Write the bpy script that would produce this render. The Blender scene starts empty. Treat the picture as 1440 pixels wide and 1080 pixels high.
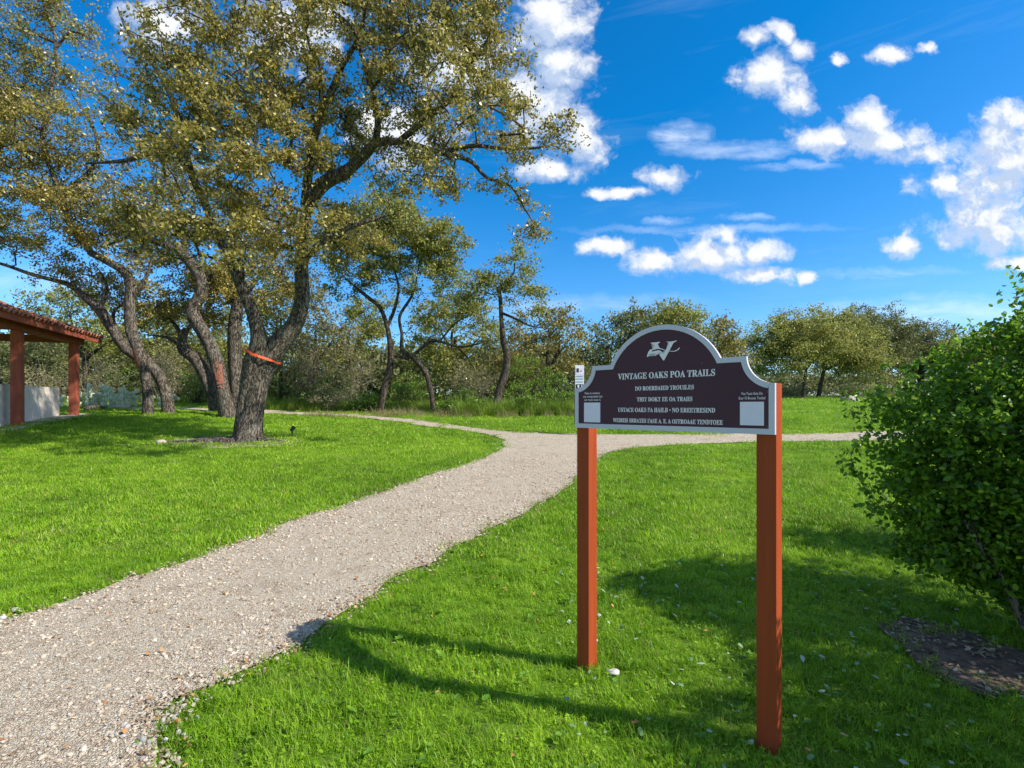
import bpy, bmesh, math, random
import numpy as np
from mathutils import Vector, noise as mnoise
from mathutils.geometry import delaunay_2d_cdt

R = math.radians
rng = np.random.default_rng(7)
random.seed(7)
scene = bpy.context.scene
COL = scene.collection

# ------------------------------------------------------------------ camera
F, YH, CX, H = 712.2, 570.9, 720.0, 1.70          # photograph's focal length, horizon, centre (px) and eye height (m)
cam_d = bpy.data.cameras.new('camera')
cam_d.sensor_width = 36.0
cam_d.lens = F / 1440 * 36
cam_d.shift_y = (YH - 540) / 1440
cam_d.clip_start = 0.05
cam_d.clip_end = 6000
cam = bpy.data.objects.new('camera', cam_d)
COL.objects.link(cam)
cam.location = (0, 0, H)
cam.rotation_euler = (R(90), 0, 0)
scene.camera = cam

# ------------------------------------------------------------------ light
SUN_EL = 40.0
sx, sy = 0.953, -0.303                             # horizontal direction towards the sun
sun_vec = Vector((sx * math.cos(R(SUN_EL)), sy * math.cos(R(SUN_EL)), math.sin(R(SUN_EL))))
sun_d = bpy.data.lights.new('sun', 'SUN')
sun_d.energy = 5.0
sun_d.angle = R(0.53)
sun_d.color = (1.0, 0.955, 0.87)
sun = bpy.data.objects.new('sun', sun_d)
COL.objects.link(sun)
sun.location = (20, -5, 20)
sun.rotation_euler = sun_vec.to_track_quat('Z', 'Y').to_euler()

scene.view_settings.view_transform = 'Standard'
scene.view_settings.look = 'None'
scene.view_settings.exposure = 0.45
scene.view_settings.gamma = 1
scene.view_settings.use_curve_mapping = False

# ------------------------------------------------------------------ node helpers
class NT:
    def __init__(self, tree):
        self.t = tree; self.n = tree.nodes; self.l = tree.links
    def node(self, typ, **kw):
        nd = self.n.new(typ)
        for k, v in kw.items(): setattr(nd, k, v)
        return nd
    def put(self, sock, v):
        if v is None: return
        if isinstance(v, bpy.types.NodeSocket): self.l.new(v, sock)
        else: sock.default_value = v
    def math(self, op, a, b=None, c=None, clamp=False):
        nd = self.node('ShaderNodeMath', operation=op, use_clamp=clamp)
        self.put(nd.inputs[0], a); self.put(nd.inputs[1], b); self.put(nd.inputs[2], c)
        return nd.outputs[0]
    def vmath(self, op, a, b=None, c=None):
        nd = self.node('ShaderNodeVectorMath', operation=op)
        self.put(nd.inputs[0], a); self.put(nd.inputs[1], b)
        if c is not None: self.put(nd.inputs[2], c)
        return nd.outputs['Value'] if op in ('LENGTH', 'DOT_PRODUCT', 'DISTANCE') else nd.outputs[0]
    def noise(self, vec, scale=5, detail=4, rough=0.55, dist=0.0):
        nd = self.node('ShaderNodeTexNoise')
        self.put(nd.inputs['Vector'], vec); nd.inputs['Scale'].default_value = scale
        nd.inputs['Detail'].default_value = detail; nd.inputs['Roughness'].default_value = rough
        nd.inputs['Distortion'].default_value = dist
        return nd.outputs[0]
    def voro(self, vec, scale=5, feature='F1', out='Distance', rnd=1.0):
        nd = self.node('ShaderNodeTexVoronoi', feature=feature)
        self.put(nd.inputs['Vector'], vec); nd.inputs['Scale'].default_value = scale
        nd.inputs['Randomness'].default_value = rnd
        return nd.outputs[out]
    def ramp(self, fac, stops, interp='LINEAR'):
        nd = self.node('ShaderNodeValToRGB')
        nd.color_ramp.interpolation = interp
        e = nd.color_ramp.elements
        while len(e) < len(stops): e.new(0.5)
        for k, (p, c) in enumerate(stops):
            e[k].position = p; e[k].color = (*c, 1) if len(c) == 3 else c
        self.put(nd.inputs[0], fac)
        return nd.outputs[0]
    def mix(self, fac, a, b, mode='MIX'):
        nd = self.node('ShaderNodeMix', data_type='RGBA', blend_type=mode)
        f = nd.inputs[0]
        self.put(f, fac)
        for s, v in ((nd.inputs[6], a), (nd.inputs[7], b)):
            if isinstance(v, tuple) and len(v) == 3: v = (*v, 1)
            self.put(s, v)
        return nd.outputs[2]
    def maprange(self, v, a, b, c=0.0, d=1.0, smooth=False):
        nd = self.node('ShaderNodeMapRange')
        if smooth: nd.interpolation_type = 'SMOOTHSTEP'
        self.put(nd.inputs[0], v)
        for k, x in enumerate((a, b, c, d)): nd.inputs[k + 1].default_value = x
        return nd.outputs[0]
    def bump(self, h, strength=0.5, dist=0.02):
        nd = self.node('ShaderNodeBump')
        nd.inputs['Strength'].default_value = strength; nd.inputs['Distance'].default_value = dist
        self.put(nd.inputs['Height'], h)
        return nd.outputs[0]

def new_mat(name):
    m = bpy.data.materials.new(name); m.use_nodes = True
    nt = NT(m.node_tree); nt.n.clear()
    out = nt.node('ShaderNodeOutputMaterial')
    b = nt.node('ShaderNodeBsdfPrincipled')
    nt.l.new(b.outputs[0], out.inputs[0])
    return m, nt, b, out

def plain(name, col, rough=0.6, metal=0.0, var=0.12, scale=8, bump=0.0, spec=0.5):
    m, nt, b, out = new_mat(name)
    co = nt.node('ShaderNodeTexCoord').outputs['Object']
    n = nt.noise(co, scale, 6, 0.6)
    c = nt.mix(nt.maprange(n, 0.3, 0.7), tuple(x * (1 - var) for x in col), tuple(min(1, x * (1 + var)) for x in col))
    nt.put(b.inputs['Base Color'], c)
    b.inputs['Roughness'].default_value = rough; b.inputs['Metallic'].default_value = metal
    b.inputs['Specular IOR Level'].default_value = spec
    if bump:
        nt.put(b.inputs['Normal'], nt.bump(nt.noise(co, scale * 6, 4), bump, 0.01))
    return m

# ------------------------------------------------------------------ sky
world = bpy.data.worlds.new('World')
scene.world = world
world.use_nodes = True
W = NT(world.node_tree); W.n.clear()

def px_dir(px, py):
    """azimuth and tangent of elevation of a point of the sky"""
    u = (px - CX) / F; v = (YH - py) / F
    az = math.atan(u)
    return u, v, 1.0

CUMULUS = [(1405, 190, 45, 42), (1432, 165, 40, 26), (1400, 262, 95, 48), (1338, 262, 34, 26), (1385, 318, 100, 36), (1450, 230, 90, 60),
           (1268, 346, 30, 14), (1430, 372, 40, 12), (1222, 168, 36, 27), (1165, 193, 58, 20), (1245, 200, 84, 26), (1300, 215, 42, 18),
           (1085, 103, 50, 34), (1116, 138, 30, 26), (1098, 44, 22, 20), (1064, 55, 25, 14), (1126, 72, 22, 17), (1245, 75, 26, 13),
           (1180, 83, 14, 8), (1305, 70, 14, 8), (930, 252, 36, 21), (876, 271, 50, 10), (850, 345, 40, 14), (1000, 362, 70, 28),
           (920, 367, 36, 20), (1075, 353, 44, 20), (1018, 333, 20, 16), (1062, 386, 62, 15), (1132, 389, 12, 10),
           (775, 35, 62, 66), (790, 95, 46, 56), (812, 196, 44, 44), (750, 150, 60, 60), (775, 238, 56, 22), (410, 40, 90, 60),
           (225, 40, 60, 40), (640, 90, 90, 60), (560, 190, 80, 50)]
WISPS = [(965, 192, 40, 18, 3.0), (1040, 210, 85, 12, 2.4), (1120, 234, 60, 6, 2.2), (1000, 322, 170, 6, 1.6), (1330, 440, 190, 22, 2.2),
         (1250, 382, 90, 7, 1.4), (930, 308, 36, 6, 2.4), (1060, 306, 30, 6, 2.0), (1350, 208, 40, 14, 2.2), (60, 400, 120, 20, 1.5), (820, 430, 160, 16, 1.4)]

grp = bpy.data.node_groups.new('cloud_field', 'ShaderNodeTree')
grp.interface.new_socket('Pos', in_out='INPUT', socket_type='NodeSocketVector')
grp.interface.new_socket('Round', in_out='INPUT', socket_type='NodeSocketVector')
grp.interface.new_socket('Field', in_out='OUTPUT', socket_type='NodeSocketFloat')
G = NT(grp)
gi = G.node('NodeGroupInput'); go = G.node('NodeGroupOutput')
warp = G.node('ShaderNodeTexNoise'); G.put(warp.inputs['Vector'], gi.outputs[0])
warp.inputs['Scale'].default_value = 17; warp.inputs['Detail'].default_value = 6; warp.inputs['Roughness'].default_value = 0.6
wp = G.vmath('ADD', gi.outputs[0], G.vmath('MULTIPLY', G.vmath('SUBTRACT', warp.outputs['Color'], (0.5, 0.5, 0.5)), (0.05, 0.036, 0.0)))
acc = None
for (px, py, rx, ry) in CUMULUS:
    az, e, c = px_dir(px, py)
    d = G.vmath('LENGTH', G.vmath('MULTIPLY', G.vmath('SUBTRACT', wp, (az, e, 0)), (F / (rx * c * c), F / (ry * c), 0)))
    f = G.math('SUBTRACT', 1.10, d)
    if acc is None: acc = f
    else:
        acc = G.math('SMOOTH_MAX', acc, f, 0.12)
# cumulus outside the frame, unseen sky going on, cover thickened to neutralise ambient light
sep = G.node('ShaderNodeSeparateXYZ'); G.put(sep.inputs[0], gi.outputs[1])
outm = G.maprange(G.math('ABSOLUTE', sep.outputs[0]), 0.85, 1.05, 0, 1)
topm = G.maprange(sep.outputs[1], 0.86, 1.0, 0, 1)
outm = G.math('MAXIMUM', outm, topm)
gn = G.noise(gi.outputs[1], 3.0, 2, 0.5)
gf = G.math('MULTIPLY', G.math('SUBTRACT', gn, 0.50), 6.0)
gf = G.math('ADD', gf, G.math('MULTIPLY', G.math('SUBTRACT', outm, 1.0), 10.0))
front = G.math('SUBTRACT', 1.0, outm)
acc = G.math('MAXIMUM', G.math('ADD', acc, G.math('MULTIPLY', outm, -6.0)), gf)
nf = G.math('ADD', G.math('MULTIPLY', G.noise(wp, 15.0, 9, 0.63), front), G.math('MULTIPLY', G.noise(gi.outputs[1], 15.0, 9, 0.63), outm))
fld = G.math('ADD', G.math('MULTIPLY', G.math('MAXIMUM', acc, -1.2), 1.0), G.math('MULTIPLY', G.math('SUBTRACT', nf, 0.5), 2.9))
G.l.new(fld, go.inputs[0])

tc = W.node('ShaderNodeTexCoord').outputs['Generated']
sp = W.node('ShaderNodeSeparateXYZ'); W.put(sp.inputs[0], tc)
az_s = W.math('ARCTAN2', sp.outputs[0], sp.outputs[1])
hl = W.math('SQRT', W.math('ADD', W.math('MULTIPLY', sp.outputs[0], sp.outputs[0]), W.math('ADD', W.math('MULTIPLY', sp.outputs[1], sp.outputs[1]), 1e-4)))
el_s = W.math('DIVIDE', sp.outputs[2], hl)
cb = W.node('ShaderNodeCombineXYZ'); W.put(cb.inputs[0], az_s); W.put(cb.inputs[1], el_s)
rnd = cb.outputs[0]
yc = W.math('MAXIMUM', sp.outputs[1], 0.05)
cb2 = W.node('ShaderNodeCombineXYZ'); W.put(cb2.inputs[0], W.math('DIVIDE', sp.outputs[0], yc)); W.put(cb2.inputs[1], W.math('DIVIDE', sp.outputs[2], yc))
pos = cb2.outputs[0]
g1 = W.node('ShaderNodeGroup'); g1.node_tree = grp; W.put(g1.inputs[0], pos); W.put(g1.inputs[1], rnd)
g2 = W.node('ShaderNodeGroup'); g2.node_tree = grp; W.put(g2.inputs[0], W.vmath('ADD', pos, (0.014, 0.030, 0))); W.put(g2.inputs[1], W.vmath('ADD', rnd, (0.014, 0.030, 0)))
dens = W.maprange(g1.outputs[0], -0.12, 0.85, 0, 1, True)
rel = W.math('SUBTRACT', g1.outputs[0], g2.outputs[0])
lit = W.maprange(rel, -0.40, 0.60, 0, 1, True)
thick = W.maprange(g1.outputs[0], 0.3, 1.3, 1.0, 0.0, True)
lit = W.math('MAXIMUM', lit, W.math('MULTIPLY', thick, 0.35))
ccol = W.mix(lit, (2.9, 3.9, 5.6), (6.4, 6.55, 6.8))
wa = None
wwn = W.node('ShaderNodeTexNoise'); W.put(wwn.inputs['Vector'], pos); wwn.inputs['Scale'].default_value = 9; wwn.inputs['Detail'].default_value = 6; wwn.inputs['Roughness'].default_value = 0.65
wpos = W.vmath('ADD', pos, W.vmath('MULTIPLY', W.vmath('SUBTRACT', wwn.outputs['Color'], (.5, .5, .5)), (0.16, 0.06, 0)))
wn = W.noise(W.vmath('MULTIPLY', pos, (6, 26, 1)), 1.6, 6, 0.6, 0.6)
for (px, py, rx, ry, k) in WISPS:
    az, e, c = px_dir(px, py)
    d = W.vmath('LENGTH', W.vmath('MULTIPLY', W.vmath('SUBTRACT', wpos, (az, e, 0)), (F / (rx * c * c), F / (ry * c), 0)))
    f = W.math('MULTIPLY', W.math('SUBTRACT', 1.35, d, clamp=True), k * 0.17)
    wa = f if wa is None else W.math('MAXIMUM', wa, f)
wa = W.math('MULTIPLY', wa, W.maprange(wn, 0.3, 0.62, 0.1, 1))
gw = W.math('MULTIPLY', W.maprange(W.noise(W.vmath('MULTIPLY', rnd, (1.2, 7, 1)), 2.2, 5, 0.6, 0.4), 0.55, 0.8, 0, 1), 0.07)
wa = W.math('MAXIMUM', wa, gw, clamp=True)
sky = W.node('ShaderNodeTexSky', sky_type='NISHITA')
sky.sun_disc = False
sky.sun_elevation = R(SUN_EL)
sky.sun_rotation = math.atan2(sx, sy)
sky.air_density = 1.0; sky.dust_density = 0.35; sky.ozone_density = 2.5
hs = W.node('ShaderNodeHueSaturation')
hs.inputs['Saturation'].default_value = 1.30; hs.inputs['Value'].default_value = 1.0
W.l.new(sky.outputs[0], hs.inputs['Color'])
skym = W.mix(1.0, hs.outputs[0], (0.92, 1.08, 1.34), 'MULTIPLY')
sc3 = W.node('ShaderNodeSeparateColor'); W.put(sc3.inputs[0], skym)
cc3 = W.node('ShaderNodeCombineColor')
W.put(cc3.inputs[0], W.math('MAXIMUM', W.math('SUBTRACT', sc3.outputs[0], 0.36), 0.03)); W.put(cc3.inputs[1], sc3.outputs[1]); W.put(cc3.inputs[2], sc3.outputs[2])
skyc = cc3.outputs[0]
c1 = W.mix(wa, skyc, (6.8, 7.6, 8.8))
c2 = W.mix(dens, c1, ccol)
bg = W.node('ShaderNodeBackground'); bg.inputs[1].default_value = 0.114
W.l.new(c2, bg.inputs[0])
wo = W.node('ShaderNodeOutputWorld'); W.l.new(bg.outputs[0], wo.inputs[0])
try:
    world.cycles.sampling_method = 'MANUAL'; world.cycles.sample_map_resolution = 512
except Exception: pass

# ------------------------------------------------------------------ terrain
_td = np.array([-400, 0, 4, 5, 6, 8, 10, 13, 16, 18, 22, 26, 35, 50, 80, 130, 300, 3000], float)
_tz = np.array([0, 0, 0, .04, .13, .34, .55, .81, 1.08, 1.24, 1.47, 1.66, 1.98, 2.5, 3.3, 4.2, 5.2, 5.2])
_fx = np.arange(-30, 400, 0.25)
_fz = np.interp(_fx, _td, _tz)
_k = np.exp(-np.linspace(-2, 2, 13) ** 2); _k /= _k.sum()
_fz = np.convolve(np.pad(_fz, 6, 'edge'), _k, 'valid')
def sstep(x, a, b):
    t = np.clip((np.asarray(x, float) - a) / (b - a), 0, 1)
    return t * t * (3 - 2 * t)
def terrain(x, y):
    x = np.asarray(x, float); y = np.asarray(y, float)
    z = np.interp(y, _fx, _fz)
    z = z + 0.22 * sstep(-x, 8, 13) * sstep(y, 7, 13)
    z = z + 0.014 * np.sin(x * 1.3 + 0.5 * y) * np.sin(y * 0.9 + 1.0) * sstep(y, 4, 8) + 0.006 * np.sin(x * 3.1 + 1) * np.sin(y * 2.7)
    return z
def at(px, py, D):
    """world point seen at a pixel of the photograph, D metres in front"""
    return Vector(((px - CX) / F * D, D, H - (py - YH) / F * D))
_ds = np.concatenate([np.arange(1.2, 30, .02), np.arange(30, 200, .2)])
def ground(px, py):
    xs = (px - CX) / F * _ds; zs = H - (py - YH) / F * _ds
    tz = terrain(xs, _ds)
    k = np.nonzero(zs <= tz)[0]
    D = _ds[k[0]] if len(k) else 120.0
    x = (px - CX) / F * D
    return Vector((x, D, float(terrain(x, D))))

# ------------------------------------------------------------------ object helpers
def tag(o, label=None, cat=None, group=None, kind=None):
    if label: o['label'] = label
    if cat: o['category'] = cat
    if group: o['group'] = group
    if kind: o['kind'] = kind
    return o
def empty(name, loc, label, cat, group=None, rz=0):
    o = bpy.data.objects.new(name, None); COL.objects.link(o)
    o.location = loc; o.rotation_euler = (0, 0, rz); o.empty_display_size = 0.2
    return tag(o, label, cat, group)
def link(name, me, mat=None, parent=None, keep=True):
    """link mesh with vertices in world space; if parented, keep its world place"""
    o = bpy.data.objects.new(name, me); COL.objects.link(o)
    if mat is not None and not me.materials: me.materials.append(mat)
    if parent is not None:
        o.parent = parent
        if keep:
            from mathutils import Matrix
            o.matrix_parent_inverse = (Matrix.Translation(parent.location) @ Matrix.Rotation(parent.rotation_euler.z, 4, 'Z')).inverted()
    return o
def np_mesh(name, verts, faces, tint=None, smooth=False):
    verts = np.asarray(verts, np.float32).reshape(-1, 3); faces = np.asarray(faces, np.int32)
    me = bpy.data.meshes.new(name)
    n, k = faces.shape
    me.vertices.add(len(verts)); me.vertices.foreach_set('co', verts.ravel())
    me.loops.add(n * k); me.loops.foreach_set('vertex_index', faces.ravel())
    me.polygons.add(n); me.polygons.foreach_set('loop_start', np.arange(0, n * k, k, dtype=np.int32))
    if smooth: me.polygons.foreach_set('use_smooth', np.ones(n, bool))
    if tint is not None:
        a = me.attributes.new('tint', 'FLOAT_COLOR', 'POINT')
        t = np.ones((len(verts), 4), np.float32); t[:, :tint.shape[1]] = tint
        a.data.foreach_set('color', t.ravel())
    me.update(calc_edges=True)
    return me
class Geo:
    """collects polygons of any size"""
    def __init__(self): self.v = []; self.f = []
    def add(self, vs, fs):
        b = len(self.v); self.v += [tuple(v) for v in vs]; self.f += [tuple(i + b for i in f) for f in fs]
    def box(self, c, s, ax=None):
        ax = ax or (Vector((1, 0, 0)), Vector((0, 1, 0)), Vector((0, 0, 1)))
        c = Vector(c); vs = []
        for k in (-1, 1):
            for j in (-1, 1):
                for i in (-1, 1):
                    vs.append(c + ax[0] * (i * s[0] / 2) + ax[1] * (j * s[1] / 2) + ax[2] * (k * s[2] / 2))
        self.add(vs, [(0, 2, 3, 1), (4, 5, 7, 6), (0, 1, 5, 4), (2, 6, 7, 3), (0, 4, 6, 2), (1, 3, 7, 5)])
    def mesh(self, name, bevel=0.0, smooth=False):
        me = bpy.data.meshes.new(name); me.from_pydata(self.v, [], self.f)
        if bevel:
            bm = bmesh.new(); bm.from_mesh(me)
            bmesh.ops.recalc_face_normals(bm, faces=bm.faces[:])
            ed = [e for e in bm.edges if len(e.link_faces) == 2 and e.calc_face_angle(0) > 0.5]
            bmesh.ops.bevel(bm, geom=ed, offset=bevel, segments=2, affect='EDGES', profile=0.6)
            bm.to_mesh(me); bm.free()
        if smooth:
            for p in me.polygons: p.use_smooth = True
        me.update()
        return me

def smooth_line(pts, rad, step):
    """Catmull-Rom through pts, resampled"""
    P = np.array([tuple(p) for p in pts], float); Rr = np.array(rad, float)
    Pe = np.vstack([2 * P[0] - P[1], P, 2 * P[-1] - P[-2]]); Re = np.concatenate([[Rr[0]], Rr, [Rr[-1]]])
    out = []; ro = []
    for i in range(1, len(Pe) - 2):
        L = np.linalg.norm(Pe[i + 1] - Pe[i]); n = max(1, int(math.ceil(L / step)))
        for t in np.arange(n) / n:
            t2, t3 = t * t, t * t * t
            out.append(0.5 * ((2 * Pe[i]) + (-Pe[i - 1] + Pe[i + 1]) * t + (2 * Pe[i - 1] - 5 * Pe[i] + 4 * Pe[i + 1] - Pe[i + 2]) * t2 + (-Pe[i - 1] + 3 * Pe[i] - 3 * Pe[i + 1] + Pe[i + 2]) * t3))
            ro.append(Re[i] * (1 - t) + Re[i + 1] * t)
    out.append(P[-1]); ro.append(Rr[-1])
    return np.array(out), np.array(ro)

def tube_arrays(P, Rr, sides, lump=0.0, furrow=0.0, seed=0, base=0):
    n = len(P)
    T = np.gradient(P, axis=0); T /= (np.linalg.norm(T, axis=1)[:, None] + 1e-9)
    ref = np.array([0.0, 1.0, 0.0]) if abs(T[0][1]) < 0.8 else np.array([1.0, 0, 0])
    u = np.cross(T[0], ref); u /= np.linalg.norm(u)
    V = np.zeros((n, sides, 3)); a = np.arange(sides) / sides * 2 * math.pi
    for i in range(n):
        u = u - T[i] * (u @ T[i]); u /= np.linalg.norm(u) + 1e-9
        w = np.cross(T[i], u)
        r = np.full(sides, Rr[i])
        if lump or furrow:
            s = i * 0.37 + seed
            r = r * (1 + lump * (0.6 * np.sin(2 * a + 0.35 * s) + 0.4 * np.sin(3 * a - 0.6 * s + 1.3) + 0.35 * np.sin(0.9 * s + 2 * a)) + furrow * (np.sin(a * 7 + 1.4 * math.sin(s * .5)) + 0.7 * np.sin(a * 11 + 2 * math.sin(s * .3 + 1))))
        V[i] = P[i] + np.outer(np.cos(a) * r, u) + np.outer(np.sin(a) * r, w)
    idx = np.arange(n * sides).reshape(n, sides)
    q = np.stack([idx[:-1], np.roll(idx, -1, 1)[:-1], np.roll(idx, -1, 1)[1:], idx[1:]], -1).reshape(-1, 4)
    return V.reshape(-1, 3), q + base

def tubes_mesh(name, lines, smooth=True):
    Vs = []; Fs = []; b = 0
    for (P, Rr, s, lump, fur, seed) in lines:
        v, f = tube_arrays(P, Rr, s, lump, fur, seed, b); b += len(v); Vs.append(v); Fs.append(f)
    return np_mesh(name, np.vstack(Vs), np.vstack(Fs), smooth=smooth)

# ------------------------------------------------------------------ materials
def foliage_mat(name, c_dark, c_mid, c_gold, transl=0.35, rough=0.45, spec=0.35):
    m, nt, b, out = new_mat(name)
    at_ = nt.node('ShaderNodeAttribute', attribute_name='tint')
    s = nt.node('ShaderNodeSeparateColor'); nt.put(s.inputs[0], at_.outputs['Color'])
    c = nt.ramp(s.outputs[0], [(0.0, c_dark), (0.5, c_mid), (1.0, c_gold)])
    c = nt.mix(nt.maprange(s.outputs[1], 0, 1, 0, .55), c, nt.mix(0.5, c_gold, c_mid))
    nt.put(b.inputs['Base Color'], c); b.inputs['Roughness'].default_value = rough
    b.inputs['Specular IOR Level'].default_value = spec
    tr = nt.node('ShaderNodeBsdfTranslucent'); nt.put(tr.inputs[0], nt.mix(0.25, c, c_gold))
    mx = nt.node('ShaderNodeMixShader'); mx.inputs[0].default_value = transl
    nt.l.new(b.outputs[0], mx.inputs[1]); nt.l.new(tr.outputs[0], mx.inputs[2]); nt.l.new(mx.outputs[0], out.inputs[0])
    return m

def bark_mat(name, dark, light, scale=1.0, bump=0.9, zst=0.28):
    m, nt, b, out = new_mat(name)
    co = nt.node('ShaderNodeTexCoord').outputs['Object']
    wn_ = nt.node('ShaderNodeTexNoise'); nt.put(wn_.inputs['Vector'], co); wn_.inputs['Scale'].default_value = 5; wn_.inputs['Detail'].default_value = 3
    cw = nt.vmath('ADD', co, nt.vmath('MULTIPLY', nt.vmath('SUBTRACT', wn_.outputs['Color'], (.5, .5, .5)), (0.14, 0.14, 0.14)))
    st = nt.vmath('MULTIPLY', cw, (1, 1, 0.16))
    rn = nt.noise(st, 20 * scale, 4, 0.6)
    crack = nt.maprange(nt.math('ABSOLUTE', nt.math('SUBTRACT', rn, 0.5)), 0.0, 0.075, 0, 1, True)
    n = nt.noise(co, 7 * scale, 8, 0.7)
    lich = nt.maprange(nt.noise(co, 3.2 * scale, 5, 0.65), 0.54, 0.68, 0, 1, True)
    c = nt.mix(crack, dark, nt.mix(nt.maprange(n, 0.3, 0.7), tuple(0.5 * (a + c_) for a, c_ in zip(dark, light)), light))
    c = nt.mix(nt.math('MULTIPLY', lich, 0.4), c, (0.26, 0.26, 0.21))
    nt.put(b.inputs['Base Color'], c); b.inputs['Roughness'].default_value = 0.95
    b.inputs['Specular IOR Level'].default_value = 0.15
    hgt = nt.math('ADD', nt.math('MULTIPLY', crack, 0.7), nt.math('MULTIPLY', n, 0.9))
    nt.put(b.inputs['Normal'], nt.bump(hgt, bump, 0.05))
    return m

M = {}
M['oak_leaf'] = foliage_mat('oak_leaf', (0.040, 0.042, 0.013), (0.215, 0.185, 0.042), (0.66, 0.53, 0.13), 0.38, 0.36, 0.5)
M['oak_leaf_far'] = foliage_mat('oak_leaf_far', (0.06, 0.078, 0.020), (0.225, 0.24, 0.055), (0.52, 0.49, 0.12), 0.43)
M['oak_leaf_brown'] = foliage_mat('oak_leaf_brown', (0.055, 0.058, 0.018), (0.215, 0.190, 0.048), (0.46, 0.38, 0.10), 0.4)
M['oak_leaf_cool'] = foliage_mat('oak_leaf_cool', (0.042, 0.056, 0.026), (0.15, 0.165, 0.06), (0.33, 0.33, 0.11), 0.38)
M['shrub_leaf'] = foliage_mat('shrub_leaf', (0.04, 0.09, 0.010), (0.13, 0.245, 0.025), (0.32, 0.44, 0.06), 0.45)
M['brush_leaf'] = foliage_mat('brush_leaf', (0.10, 0.105, 0.035), (0.24, 0.225, 0.09), (0.42, 0.37, 0.18), 0.38)
M['bush_leaf'] = foliage_mat('bush_leaf', (0.020, 0.078, 0.006), (0.080, 0.205, 0.012), (0.33, 0.50, 0.035), 0.46, 0.33, 0.4)
M['bark'] = bark_mat('bark', (0.028, 0.022, 0.018), (0.25, 0.205, 0.155))
M['bark_far'] = bark_mat('bark_far', (0.028, 0.02, 0.016), (0.13, 0.098, 0.074), 0.7, 0.6)
M['twig'] = plain('twig', (0.065, 0.05, 0.04), 0.9, var=.3, spec=.1)
M['brush_twig'] = plain('brush_twig', (0.26, 0.225, 0.165), 0.9, var=.3, spec=.1)

def grass_mat(name, cols, transl=0.42):
    m, nt, b, out = new_mat(name)
    at_ = nt.node('ShaderNodeAttribute', attribute_name='tint')
    s = nt.node('ShaderNodeSeparateColor'); nt.put(s.inputs[0], at_.outputs['Color'])
    geo = nt.node('ShaderNodeNewGeometry').outputs['Position']
    big = nt.noise(geo, 0.55, 4, 0.6); mid = nt.noise(geo, 3.0, 3, 0.6)
    f = nt.math('ADD', nt.math('MULTIPLY', s.outputs[0], 0.55), nt.math('ADD', nt.math('MULTIPLY', nt.math('SUBTRACT', big, .5), 1.3), nt.math('MULTIPLY', nt.math('SUBTRACT', mid, .5), 1.1)))
    f = nt.math('ADD', f, 0.22, clamp=True)
    c = nt.ramp(f, [(0.0, cols[0]), (0.5, cols[1]), (1.0, cols[2])])
    c = nt.mix(nt.maprange(nt.noise(geo, 1.15, 5, .65), .56, .70, 0, .42), c, (0.40, 0.43, 0.09))
    c = nt.mix(nt.maprange(s.outputs[2], 0.90, 0.96, 0, 1), c, (0.40, 0.32, 0.13))
    oi = nt.node('ShaderNodeObjectInfo').outputs['Random']
    c = nt.mix(nt.math('MULTIPLY', oi, 0.25), c, cols[2])
    nt.put(b.inputs['Base Color'], c); b.inputs['Roughness'].default_value = 0.42
    b.inputs['Specular IOR Level'].default_value = 0.3
    tr = nt.node('ShaderNodeBsdfTranslucent'); nt.put(tr.inputs[0], c)
    mx = nt.node('ShaderNodeMixShader'); mx.inputs[0].default_value = transl
    nt.l.new(b.outputs[0], mx.inputs[1]); nt.l.new(tr.outputs[0], mx.inputs[2]); nt.l.new(mx.outputs[0], out.inputs[0])
    return m
M['grass'] = grass_mat('grass', [(0.07, 0.165, 0.007), (0.215, 0.425, 0.013), (0.47, 0.66, 0.04)])
M['weeds'] = grass_mat('weeds', [(0.06, 0.13, 0.012), (0.18, 0.31, 0.02), (0.38, 0.46, 0.07)])
M['dry_grass'] = grass_mat('dry_grass', [(0.14, 0.15, 0.04), (0.30, 0.27, 0.10), (0.46, 0.38, 0.19)])

def ground_mat():
    m, nt, b, out = new_mat('turf_soil')
    geo = nt.node('ShaderNodeNewGeometry').outputs['Position']
    big = nt.noise(geo, 0.6, 4, .6); fine = nt.noise(geo, 38, 5, .7); mid = nt.noise(geo, 5, 4, .6)
    green = nt.ramp(nt.math('ADD', nt.math('MULTIPLY', big, .4), nt.math('MULTIPLY', fine, .6)), [(0.3, (0.045, 0.10, 0.007)), (0.52, (0.11, 0.21, 0.012)), (0.72, (0.21, 0.32, 0.03))])
    c = nt.mix(nt.maprange(mid, .55, .75, 0, .5), green, (0.12, 0.11, 0.05))
    nt.put(b.inputs['Base Color'], c); b.inputs['Roughness'].default_value = 0.95; b.inputs['Specular IOR Level'].default_value = 0.1
    nt.put(b.inputs['Normal'], nt.bump(fine, 0.8, 0.03))
    return m
M['ground'] = ground_mat()

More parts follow.
